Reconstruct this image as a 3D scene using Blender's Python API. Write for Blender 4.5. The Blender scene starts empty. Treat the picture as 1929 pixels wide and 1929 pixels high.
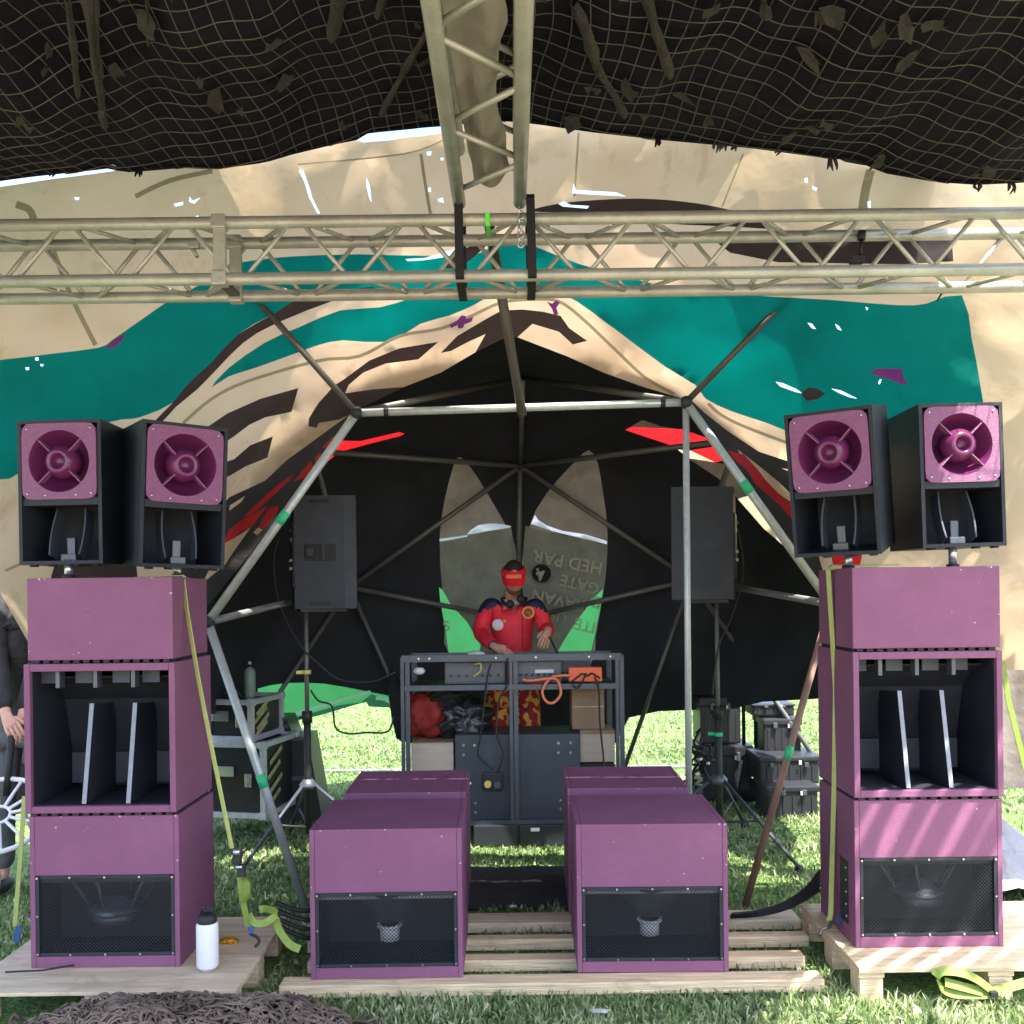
import bpy, bmesh, math, random
import numpy as np
from mathutils import Vector, Matrix, noise
from mathutils.geometry import delaunay_2d_cdt, interpolate_bezier
R = math.radians
random.seed(7)
S = bpy.context.scene
C = S.collection
# ------------------------------------------------------------------ camera, world, sun
CAMZ, F, HOR, ROLL = 1.6, 1880.0, 1112.0, R(0.7)
cam = bpy.data.objects.new('camera', bpy.data.cameras.new('camera')); C.objects.link(cam)
cam.location = (0, 0, CAMZ); cam.rotation_euler = (R(90), ROLL, 0)
cam.data.lens = F/1929*36; cam.data.sensor_width = 36; cam.data.shift_y = (HOR-964.5)/1929
cam.data.clip_end = 2000; cam.data.clip_start = .05
S.camera = cam
SUN_EL, SUN_AZ = R(68), R(32)          # azimuth measured from straight behind the camera towards the right
sdir = Vector((math.sin(SUN_AZ)*math.cos(SUN_EL), -math.cos(SUN_AZ)*math.cos(SUN_EL), math.sin(SUN_EL)))
w = bpy.data.worlds.new('World'); S.world = w; w.use_nodes = True
nt = w.node_tree; bg = nt.nodes['Background']
sky = nt.nodes.new('ShaderNodeTexSky'); sky.sky_type = 'NISHITA'; sky.sun_disc = False
sky.sun_elevation = SUN_EL; sky.sun_rotation = math.atan2(sdir.x, sdir.y)
sky.air_density = 1.0; sky.dust_density = 2.5; sky.ozone_density = 1.0
nt.links.new(sky.outputs[0], bg.inputs[0]); bg.inputs[1].default_value = 0.15
sun = bpy.data.objects.new('sun', bpy.data.lights.new('sun', 'SUN')); C.objects.link(sun)
sun.data.energy = 4.0; sun.data.angle = R(.5); sun.data.color = (1, .95, .87)
sun.rotation_euler = (-sdir).to_track_quat('-Z', 'Y').to_euler()
S.view_settings.view_transform = 'Standard'; S.view_settings.look = 'None'
S.view_settings.exposure = 2.2; S.view_settings.gamma = 1

def P(px, py, Y):                       # measuring aid: a point of the photo at distance Y -> world
    dx, dy = px-964.5, HOR-py
    ca, sa = math.cos(ROLL), math.sin(ROLL)
    sx, sy = dx*ca+dy*sa, -dx*sa+dy*ca
    return Vector((sx/F*Y, Y, CAMZ+sy/F*Y))

# ------------------------------------------------------------------ materials
def node_mat(name):
    m = bpy.data.materials.new(name); m.use_nodes = True
    n = m.node_tree; b = n.nodes['Principled BSDF']
    return m, n, b
def L(n, a, b): n.links.new(a, b)
def mat(name, col, rough=.6, metal=0, var=.12, scale=8, bump=0, bscale=60, spec=.5, stretch=(1, 1, 1), trans=0, col2=None, emis=0, dirt=None, dscale=3, coat=0):
    m, n, b = node_mat(name)
    tc = n.nodes.new('ShaderNodeTexCoord'); mp = n.nodes.new('ShaderNodeMapping')
    L(n, tc.outputs['Object'], mp.inputs[0]); mp.inputs['Scale'].default_value = stretch
    no = n.nodes.new('ShaderNodeTexNoise'); no.inputs['Scale'].default_value = scale; no.inputs['Detail'].default_value = 6
    no.inputs['Roughness'].default_value = .65
    L(n, mp.outputs[0], no.inputs[0])
    cr = n.nodes.new('ShaderNodeValToRGB'); L(n, no.outputs[0], cr.inputs[0])
    cr.color_ramp.elements[0].position = .3; cr.color_ramp.elements[1].position = .7
    lo = [c*(1-var) for c in col]; hi = [min(1, c*(1+var)) for c in col]
    if col2: lo, hi = col, col2
    cr.color_ramp.elements[0].color = (*lo, 1); cr.color_ramp.elements[1].color = (*hi, 1)
    cout = cr.outputs[0]
    if dirt:
        n2 = n.nodes.new('ShaderNodeTexNoise'); n2.inputs['Scale'].default_value = dscale; n2.inputs['Detail'].default_value = 9; n2.inputs['Roughness'].default_value = .7
        n2.inputs['Distortion'].default_value = .6
        L(n, tc.outputs['Object'], n2.inputs[0])
        c2 = n.nodes.new('ShaderNodeValToRGB'); L(n, n2.outputs[0], c2.inputs[0])
        c2.color_ramp.elements[0].position = .56; c2.color_ramp.elements[1].position = .78
        c2.color_ramp.elements[0].color = (0, 0, 0, 1); c2.color_ramp.elements[1].color = (.75, .75, .75, 1)
        mx = n.nodes.new('ShaderNodeMix'); mx.data_type = 'RGBA'
        L(n, c2.outputs[0], mx.inputs['Factor']); L(n, cout, mx.inputs['A']); mx.inputs['B'].default_value = (*dirt, 1)
        cout = mx.outputs['Result']
    L(n, cout, b.inputs['Base Color'])
    b.inputs['Roughness'].default_value = rough; b.inputs['Metallic'].default_value = metal
    b.inputs['Specular IOR Level'].default_value = spec
    if coat: b.inputs['Coat Weight'].default_value = coat
    if bump:
        nb = n.nodes.new('ShaderNodeTexNoise'); nb.inputs['Scale'].default_value = bscale; nb.inputs['Detail'].default_value = 4
        L(n, mp.outputs[0], nb.inputs[0])
        bp = n.nodes.new('ShaderNodeBump'); bp.inputs['Strength'].default_value = bump; bp.inputs['Distance'].default_value = .03 if trans else .02
        L(n, nb.outputs[0], bp.inputs['Height']); L(n, bp.outputs[0], b.inputs['Normal'])
    if trans:
        tr = n.nodes.new('ShaderNodeBsdfTranslucent'); L(n, cout, tr.inputs[0])
        ms = n.nodes.new('ShaderNodeMixShader'); ms.inputs[0].default_value = trans
        out = n.nodes['Material Output']
        L(n, b.outputs[0], ms.inputs[1]); L(n, tr.outputs[0], ms.inputs[2]); L(n, ms.outputs[0], out.inputs[0])
    if emis:
        L(n, cout, b.inputs['Emission Color']); b.inputs['Emission Strength'].default_value = emis
    return m

PURPLE = mat('purple_paint', (.24, .082, .165), .55, var=.1, scale=5, bump=.45, bscale=300, spec=.5, dirt=(.29, .12, .2), dscale=5)
PLATE = mat('purple_textured', (.25, .085, .19), .45, var=.18, scale=90, bump=.5, bscale=260, spec=.6)
HORN = mat('purple_gloss', (.13, .02, .085), .28, var=.1, spec=.6)
BLACKCAB = mat('black_textured_paint', (.014, .017, .024), .38, var=.2, bump=.4, bscale=380, spec=.5)
INNER = mat('black_inner', (.018, .021, .03), .6, var=.3, scale=4, bump=.2, bscale=200, spec=.4)
VANE = mat('grey_board_edge', (.24, .26, .3), .6, var=.15, scale=30)
STEEL = mat('galvanised_steel', (.46, .49, .48), .42, .3, var=.15, scale=25, bump=.1)
ALU = mat('dull_aluminium', (.43, .44, .38), .36, .35, var=.22, scale=6, bump=.12, bscale=40, dirt=(.27, .275, .235), dscale=9)
DARKPOLE = mat('dark_pole', (.09, .085, .075), .5, .3, var=.2)
GREYPOLE = mat('grey_pole', (.16, .16, .16), .5, .3, var=.2)
WOODPOLE = mat('weathered_brown_pole', (.26, .15, .11), .6, var=.3, scale=14, stretch=(1, 1, .2), dirt=(.3, .2, .16), dscale=10)
CHROME = mat('silver_metal', (.55, .57, .6), .25, .8, var=.1)
RUBBER = mat('black_rubber', (.015, .015, .017), .6, var=.2)
BLACKSTRAP = mat('black_webbing', (.008, .008, .012), .7, var=.2)
YSTRAP = mat('yellow_green_webbing', (.42, .46, .14), .6, var=.12, scale=40, bump=.2, bscale=300)
LSTRAP = mat('lime_webbing', (.2, .28, .045), .6, var=.15, scale=40, bump=.2, bscale=300)
BLUEH = mat('blue_webbing', (.04, .1, .25), .6)
PINE = mat('pale_pine', (.72, .54, .34), .7, var=.34, scale=4, stretch=(.8, 16, 16), bump=.4, bscale=12, dirt=(.3, .21, .14), dscale=7)
PLY = mat('plywood', (.62, .48, .33), .65, var=.24, scale=3, stretch=(1, 7, 7), bump=.25, bscale=14, dirt=(.3, .22, .16), dscale=4)
RACK = mat('grey_slotted_angle', (.085, .1, .125), .4, .4, var=.15, scale=20)
CASEG = mat('slate_case', (.045, .054, .072), .45, var=.12, bump=.2, bscale=300)
PACAB = mat('charcoal_moulded_plastic', (.045, .05, .062), .5, var=.2, bump=.3, bscale=300, spec=.35)
CASEB = mat('black_plastic', (.02, .021, .026), .45, var=.2, bump=.1, bscale=100)
CARD = mat('cardboard', (.3, .19, .12), .8, var=.1, scale=6, stretch=(1, 1, 6))
CARDL = mat('pale_board', (.5, .4, .33), .75, var=.12, scale=5, stretch=(1, 1, 5))
DECK = mat('mixer_grey', (.13, .15, .18), .45, var=.15, scale=30)
ORANGE = mat('orange_plastic', (.85, .13, .035), .4, var=.05)
ORCABLE = mat('orange_cable', (.8, .22, .1), .45, var=.05)
GREENTAPE = mat('green_tape', (.04, .5, .22), .5, var=.05)
NEON = mat('neon_green_tape', (.12, .8, .06), .5, var=.05)
YTAPE = mat('yellow_tape', (.7, .55, .15), .5, var=.05)
WHITE = mat('white_plastic', (.78, .78, .8), .4, var=.04)
REDC = mat('red_cloth', (.85, .03, .06), .65, var=.18, scale=7, bump=.5, bscale=25)
NAVY = mat('navy_cloth', (.016, .02, .07), .65, var=.2, bump=.3, bscale=30)
REDBAG = mat('dark_red_cloth', (.3, .02, .018), .7, var=.4, scale=8, bump=.6, bscale=25)
SKIN = mat('skin', (.62, .34, .26), .5, var=.1, scale=12, spec=.4)
HAIR = mat('dark_hair', (.035, .02, .016), .7, var=.4, scale=60, bump=.5, bscale=160)
PANTS = None
BLACKCLOTH = mat('black_cloth', (.018, .017, .02), .8, var=.3, bump=.6, bscale=22)
GREYCLOTH = mat('grey_cloth', (.11, .11, .12), .8, var=.3, bump=.6, bscale=22)
SHIRT = mat('grey_shirt', (.3, .27, .26), .8)
BLACKBAG = mat('glossy_black_bag', (.025, .028, .03), .22, var=.3, bump=.9, bscale=14)
GREENBOT = mat('sage_metal', (.26, .33, .27), .4, var=.06)
NETROPE = mat('brown_net_rope', (.045, .028, .02), .85, var=.5, scale=5, col2=(.3, .22, .17))
NETCORD = mat('net_cord', (.04, .039, .034), .8, var=.4, scale=3, col2=(.095, .093, .078))
FABRIC = mat('dark_shade_fabric', (.003, .003, .007), .95, var=.4, scale=2.2, bump=1, bscale=7, spec=.2, col2=(.008, .0078, .013), dirt=(.019, .018, .017), dscale=2.2)
RAG = mat('olive_rag', (.013, .012, .012), .9, var=.4, scale=12, bump=.8, bscale=30, col2=(.042, .039, .032))
# canvas of the marquee: light passes through it
BEIGE = mat('beige_canvas', (.56, .39, .235), .7, var=.06, scale=2.5, bump=.5, bscale=3.5, trans=.5, col2=(.6, .45, .295), dirt=(.3, .18, .08), dscale=3.4)
TEAL = mat('teal_canvas', (.0, .135, .11), .8, var=.1, scale=2, bump=.5, bscale=3.5, trans=.4, spec=.15, col2=(.0, .17, .14), dirt=(.0, .095, .08), dscale=1.6)
BROWN = mat('brown_canvas', (.03, .018, .016), .7, var=.15, scale=4, bump=.5, bscale=4, trans=.3)
DBAND = mat('charcoal_canvas', (.02, .018, .018), .75, var=.25, scale=6, bump=.6, bscale=8, trans=.2)
REDCAN = mat('red_canvas', (.5, .012, .015), .6, var=.12, bump=.4, bscale=6, trans=.5)
SEAM = mat('olive_seam', (.26, .215, .12), .7, trans=.3)
PURP = mat('purple_patch', (.12, .015, .12), .6, trans=.3)
BLACKLIN = mat('black_lining', (.019, .02, .031), .75, var=.35, scale=3, bump=1, bscale=2.4)
PETAL = mat('grey_brown_canvas', (.5, .45, .44), .75, var=.25, scale=4, bump=.6, bscale=10, dirt=(.2, .14, .13), dscale=3)
OLIVE = mat('olive_canvas', (.32, .34, .3), .75, var=.2, scale=5, bump=.6, bscale=10, dirt=(.12, .12, .12), dscale=3)
GREENC = mat('bright_green_canvas', (.13, .55, .19), .65, var=.1, scale=5, bump=.3, bscale=8, trans=.5)
PALEG = mat('pale_green_canvas', (.35, .55, .38), .65, trans=.4)
DARKG = mat('deep_green_canvas', (.05, .2, .1), .65, trans=.4)
WHITEC = mat('white_canvas', (.7, .7, .78), .6, trans=.3)
LETTER = mat('cream_lettering', (.5, .48, .4), .75, var=.15)
LETTERG = mat('pale_lettering', (.78, .85, .62), .7, var=.05, trans=.5)
# trouser print
def pants_mat():
    m, n, b = node_mat('red_yellow_print')
    tc = n.nodes.new('ShaderNodeTexCoord'); v = n.nodes.new('ShaderNodeTexNoise'); v.inputs['Scale'].default_value = 22; v.inputs['Detail'].default_value = 1
    L(n, tc.outputs['Object'], v.inputs[0]); cr = n.nodes.new('ShaderNodeValToRGB'); L(n, v.outputs[0], cr.inputs[0])
    cr.color_ramp.interpolation = 'CONSTANT'
    cr.color_ramp.elements[0].color = (.3, .01, .02, 1); cr.color_ramp.elements[1].position = .53; cr.color_ramp.elements[1].color = (.75, .35, .06, 1)
    L(n, cr.outputs[0], b.inputs['Base Color']); b.inputs['Roughness'].default_value = .7
    return m
PANTS = pants_mat()
def grille_mat(name, k, thr, col):
    m, n, b = node_mat(name)
    b.inputs['Base Color'].default_value = (*col, 1); b.inputs['Roughness'].default_value = .35; b.inputs['Metallic'].default_value = .3
    tc = n.nodes.new('ShaderNodeTexCoord'); sp = n.nodes.new('ShaderNodeSeparateXYZ'); L(n, tc.outputs['Object'], sp.inputs[0])
    def M(op, a, bb=None, v=None):
        q = n.nodes.new('ShaderNodeMath'); q.operation = op; L(n, a, q.inputs[0])
        if bb is not None: L(n, bb, q.inputs[1])
        if v is not None: q.inputs[1].default_value = v
        return q.outputs[0]
    a = M('ADD', sp.outputs[0], sp.outputs[2]); d = M('SUBTRACT', sp.outputs[0], sp.outputs[2])
    s1 = M('ABSOLUTE', M('SINE', M('MULTIPLY', a, v=k))); s2 = M('ABSOLUTE', M('SINE', M('MULTIPLY', d, v=k)))
    g = M('GREATER_THAN', M('MULTIPLY', s1, s2), v=thr)
    tr = n.nodes.new('ShaderNodeBsdfTransparent'); ms = n.nodes.new('ShaderNodeMixShader')
    L(n, g, ms.inputs[0]); L(n, b.outputs[0], ms.inputs[1]); L(n, tr.outputs[0], ms.inputs[2])
    L(n, ms.outputs[0], n.nodes['Material Output'].inputs[0])
    return m
GRILLE = grille_mat('perforated_grille', 215, .25, (.03, .034, .042))
# ground
def grass_ground():
    m, n, b = node_mat('grass_ground')
    tc = n.nodes.new('ShaderNodeTexCoord')
    a = n.nodes.new('ShaderNodeTexNoise'); a.inputs['Scale'].default_value = 45; a.inputs['Detail'].default_value = 8; L(n, tc.outputs['Object'], a.inputs[0])
    c = n.nodes.new('ShaderNodeTexNoise'); c.inputs['Scale'].default_value = .8; c.inputs['Detail'].default_value = 5; L(n, tc.outputs['Object'], c.inputs[0])
    mx = n.nodes.new('ShaderNodeMath'); mx.operation = 'MULTIPLY_ADD'; mx.inputs[1].default_value = .7; L(n, a.outputs[0], mx.inputs[0])
    m2 = n.nodes.new('ShaderNodeMath'); m2.operation = 'MULTIPLY'; m2.inputs[1].default_value = .35; L(n, c.outputs[0], m2.inputs[0]); L(n, m2.outputs[0], mx.inputs[2])
    cr = n.nodes.new('ShaderNodeValToRGB'); L(n, mx.outputs[0], cr.inputs[0])
    e = cr.color_ramp.elements; e[0].position = .38; e[0].color = (.05, .06, .025, 1); e[1].position = .66; e[1].color = (.19, .33, .07, 1)
    x = e.new(.52); x.color = (.1, .18, .04, 1)
    sp = n.nodes.new('ShaderNodeSeparateXYZ'); L(n, tc.outputs['Object'], sp.inputs[0])
    md = n.nodes.new('ShaderNodeMath'); md.operation = 'MULTIPLY_ADD'; L(n, c.outputs[0], md.inputs[0]); md.inputs[1].default_value = 2.5; L(n, sp.outputs[1], md.inputs[2])
    rp = n.nodes.new('ShaderNodeValToRGB'); mr = n.nodes.new('ShaderNodeMapRange'); L(n, md.outputs[0], mr.inputs[0]); mr.inputs[1].default_value = 3.6; mr.inputs[2].default_value = 5.2
    bounce_brown = n.nodes.new('ShaderNodeValToRGB'); L(n, a.outputs[0], bounce_brown.inputs[0])  # brown ground towards the camera, added to warm the bounced light
    bounce_brown.color_ramp.elements[0].color = (.13, .095, .065, 1); bounce_brown.color_ramp.elements[0].position = .35; bounce_brown.color_ramp.elements[1].color = (.36, .29, .2, 1); bounce_brown.color_ramp.elements[1].position = .65
    mxx = n.nodes.new('ShaderNodeMix'); mxx.data_type = 'RGBA'; L(n, mr.outputs[0], mxx.inputs['Factor']); L(n, bounce_brown.outputs[0], mxx.inputs['A']); L(n, cr.outputs[0], mxx.inputs['B'])
    L(n, mxx.outputs['Result'], b.inputs['Base Color']); b.inputs['Roughness'].default_value = .9
    bp = n.nodes.new('ShaderNodeBump'); bp.inputs['Strength'].default_value = .8; bp.inputs['Distance'].default_value = .03
    L(n, a.outputs[0], bp.inputs['Height']); L(n, bp.outputs[0], b.inputs['Normal'])
    return m
def blade_mat():
    m, n, b = node_mat('grass_blades')
    at = n.nodes.new('ShaderNodeAttribute'); at.attribute_name = 'tint'
    cr = n.nodes.new('ShaderNodeValToRGB'); L(n, at.outputs['Fac'], cr.inputs[0])
    e = cr.color_ramp.elements; e[0].position = 0; e[0].color = (.08, .115, .05, 1); e[1].position = 1; e[1].color = (.72, .66, .46, 1)
    for p, c in ((.35, (.18, .25, .1)), (.65, (.31, .4, .17)), (.85, (.5, .54, .3))):
        x = e.new(p); x.color = (*c, 1)
    L(n, cr.outputs[0], b.inputs['Base Color']); b.inputs['Roughness'].default_value = .55
    tr = n.nodes.new('ShaderNodeBsdfTranslucent'); L(n, cr.outputs[0], tr.inputs[0])
    ms = n.nodes.new('ShaderNodeMixShader'); ms.inputs[0].default_value = .35
    L(n, b.outputs[0], ms.inputs[1]); L(n, tr.outputs[0], ms.inputs[2]); L(n, ms.outputs[0], n.nodes['Material Output'].inputs[0])
    return m

# ------------------------------------------------------------------ mesh builder
class MB:
    def __init__(s): s.bm = bmesh.new()
    def _xf(s, vs, M):
        if M is not None: bmesh.ops.transform(s.bm, matrix=M, verts=vs)
    def box(s, c, d, bev=0, M=None, rot=None, mi=0):
        r = bmesh.ops.create_cube(s.bm, size=1)
        vs = r['verts']
        bmesh.ops.scale(s.bm, vec=d, verts=vs)
        if bev:
            ed = list({e for v in vs for e in v.link_edges})
            rr = bmesh.ops.bevel(s.bm, geom=ed, offset=bev, segments=2, affect='EDGES', profile=.6)
            vs = list({v for f in rr['faces'] for v in f.verts})
        if mi:
            for f in {f for v in vs for f in v.link_faces}: f.material_index = mi
        if rot: bmesh.ops.rotate(s.bm, cent=(0, 0, 0), matrix=rot, verts=vs)
        bmesh.ops.translate(s.bm, vec=c, verts=vs); s._xf(vs, M); return s
    def cyl(s, a, b, r, r2=None, seg=12, caps=True, mi=0):
        a, b = Vector(a), Vector(b); d = b-a
        rr = bmesh.ops.create_cone(s.bm, cap_ends=caps, segments=seg, radius1=r, radius2=r if r2 is None else r2, depth=d.length)
        vs = rr['verts']
        for f in {f for v in vs for f in v.link_faces}:
            f.smooth = len(f.verts) == 4; f.material_index = mi
        bmesh.ops.rotate(s.bm, cent=(0, 0, 0), matrix=d.to_track_quat('Z', 'Y').to_matrix(), verts=vs)
        bmesh.ops.translate(s.bm, vec=(a+b)/2, verts=vs); return s
    def tube(s, pts, r, seg=8, closed=False):
        pts = [Vector(p) for p in pts]; n = len(pts); rings = []
        up = Vector((0, 0, 1)); prev = None
        for i, p in enumerate(pts):
            t = (pts[(i+1) % n if closed else min(i+1, n-1)]-pts[(i-1) % n if closed else max(i-1, 0)])
            if t.length < 1e-9: t = Vector((0, 0, 1))
            t.normalize()
            u = prev if prev is not None else (Vector((1, 0, 0)) if abs(t.z) > .9 else up)
            x = (u-t*u.dot(t)); x = x.normalized() if x.length > 1e-6 else t.orthogonal().normalized()
            y = t.cross(x); prev = x
            rad = r[i] if isinstance(r, (list, tuple)) else r
            rings.append([s.bm.verts.new(p+(x*math.cos(k*2*math.pi/seg)+y*math.sin(k*2*math.pi/seg))*rad) for k in range(seg)])
        for i in range(n if closed else n-1):
            A, B = rings[i], rings[(i+1) % n]
            for k in range(seg):
                f = s.bm.faces.new((A[k], A[(k+1) % seg], B[(k+1) % seg], B[k])); f.smooth = True
        if not closed:
            s.bm.faces.new(rings[0][::-1]); s.bm.faces.new(rings[-1])
        return s
    def strap(s, pts, w, side, th=.002):            # flat webbing of width w; side = direction of its width
        side = Vector(side).normalized(); pts = [Vector(p) for p in pts]; n = len(pts); rows = []
        for i, p in enumerate(pts):
            t = (pts[min(i+1, n-1)]-pts[max(i-1, 0)]).normalized(); sd = (side-t*side.dot(t)).normalized(); nn = t.cross(sd)
            rows.append([s.bm.verts.new(p+sd*a*w/2+nn*b*th) for a, b in ((-1, -1), (1, -1), (1, 1), (-1, 1))])
        for A, B in zip(rows, rows[1:]):
            for k in range(4): s.bm.faces.new((A[k], A[(k+1) % 4], B[(k+1) % 4], B[k]))
        s.bm.faces.new(rows[0][::-1]); s.bm.faces.new(rows[-1]); return s
    def lathe(s, prof, seg=24, M=None, axis='Z'):   # prof: [(r, z)]
        rings = []; allv = []
        for r, z in prof:
            ring = [s.bm.verts.new((r*math.cos(k*2*math.pi/seg), r*math.sin(k*2*math.pi/seg), z)) for k in range(seg)] if r > 1e-6 else [s.bm.verts.new((0, 0, z))]
            rings.append(ring); allv += ring
        for A, B in zip(rings, rings[1:]):
            for k in range(seg):
                a, b2 = A[k % len(A)], A[(k+1) % len(A)]; c, d = B[(k+1) % len(B)], B[k % len(B)]
                q = []
                for v in (a, b2, c, d):
                    if v not in q: q.append(v)
                if len(q) > 2:
                    try: f = s.bm.faces.new(q); f.smooth = True
                    except ValueError: pass
        if M is not None: bmesh.ops.transform(s.bm, matrix=M, verts=allv)
        return s
    def prism(s, poly, axis, a, b):                 # extrude a 2D polygon along an axis
        def mk(u, v, t): return {'X': (t, u, v), 'Y': (u, t, v), 'Z': (u, v, t)}[axis]
        A = [s.bm.verts.new(mk(u, v, a)) for u, v in poly]; B = [s.bm.verts.new(mk(u, v, b)) for u, v in poly]
        s.bm.faces.new(A); s.bm.faces.new(B[::-1])
        for i in range(len(poly)):
            j = (i+1) % len(poly); s.bm.faces.new((A[i], B[i], B[j], A[j]))
        return s
    def quad(s, pts):
        s.bm.faces.new([s.bm.verts.new(p) for p in pts]); return s
    def blob(s, c, d, amp=.15, freq=3, seed=0, sub=3):
        r = bmesh.ops.create_icosphere(s.bm, subdivisions=sub, radius=1)
        for v in r['verts']:
            k = 1+amp*noise.fractal(v.co*freq+Vector((seed*7.3, seed, 0)), .8, 2, 4)
            v.co = Vector(c)+Vector((v.co.x*d[0], v.co.y*d[1], v.co.z*d[2]))*k
            for f in v.link_faces: f.smooth = True
        return s
    def build(s, name, m, parent=None, normals=True, **kw):
        if normals: bmesh.ops.recalc_face_normals(s.bm, faces=s.bm.faces)
        me = bpy.data.meshes.new(name); s.bm.to_mesh(me); s.bm.free()
        for q in (m if isinstance(m, (list, tuple)) else [m]): me.materials.append(q)
        o = bpy.data.objects.new(name, me); C.objects.link(o)
        if parent: o.parent = parent
        for k, v in kw.items(): o[k] = v
        return o
def thing(name, label, cat, loc=(0, 0, 0), rot=(0, 0, 0), group=None):
    o = bpy.data.objects.new(name, None); C.objects.link(o); o.empty_display_size = .1
    o.location = loc; o.rotation_euler = rot; o['label'] = label; o['category'] = cat
    if group: o['group'] = group
    return o
def tag(o, label, cat, group=None):
    o['label'] = label; o['category'] = cat
    if group: o['group'] = group
    return o
def copy_tree(o, parent=None):
    kids = list(o.children); c = o.copy(); C.objects.link(c); c.parent = parent
    for k in kids: copy_tree(k, c)
    return c
def catmull(pts, n=6, closed=False):
    pts = [Vector(p) for p in pts]; out = []; N = len(pts)
    for i in range(N if closed else N-1):
        p0 = pts[(i-1) % N] if closed else pts[max(i-1, 0)]; p1 = pts[i]; p2 = pts[(i+1) % N]; p3 = pts[(i+2) % N] if closed else pts[min(i+2, N-1)]
        for k in range(n):
            t = k/n
            out.append(.5*((2*p1)+(-p0+p2)*t+(2*p0-5*p1+4*p2-p3)*t*t+(-p0+3*p1-3*p2+p3)*t**3))
    if not closed: out.append(pts[-1])
    return out

# ------------------------------------------------------------------ ground
def ground():
    xs = np.concatenate([np.array([-400, -120, -40, -15]), np.linspace(-6, 6, 61), np.array([15, 40, 120, 400])])
    ys = np.concatenate([np.array([-60, -15, -4]), np.linspace(1, 14, 66), np.array([18, 26, 45, 90, 200, 700])])
    bm = bmesh.new(); V = {}
    for j, y in enumerate(ys):
        for i, x in enumerate(xs):
            h = .012*noise.noise((x*1.3, y*1.3, 0)) if abs(x) <= 6 and 1 <= y <= 14 else 0
            V[i, j] = bm.verts.new((x, y, h-.012))
    for j in range(len(ys)-1):
        for i in range(len(xs)-1):
            f = bm.faces.new((V[i, j], V[i+1, j], V[i+1, j+1], V[i, j+1])); f.smooth = True
    me = bpy.data.meshes.new('ground'); bm.to_mesh(me); bm.free(); me.materials.append(grass_ground())
    o = bpy.data.objects.new('ground', me); C.objects.link(o); o['kind'] = 'structure'
ground()
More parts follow.
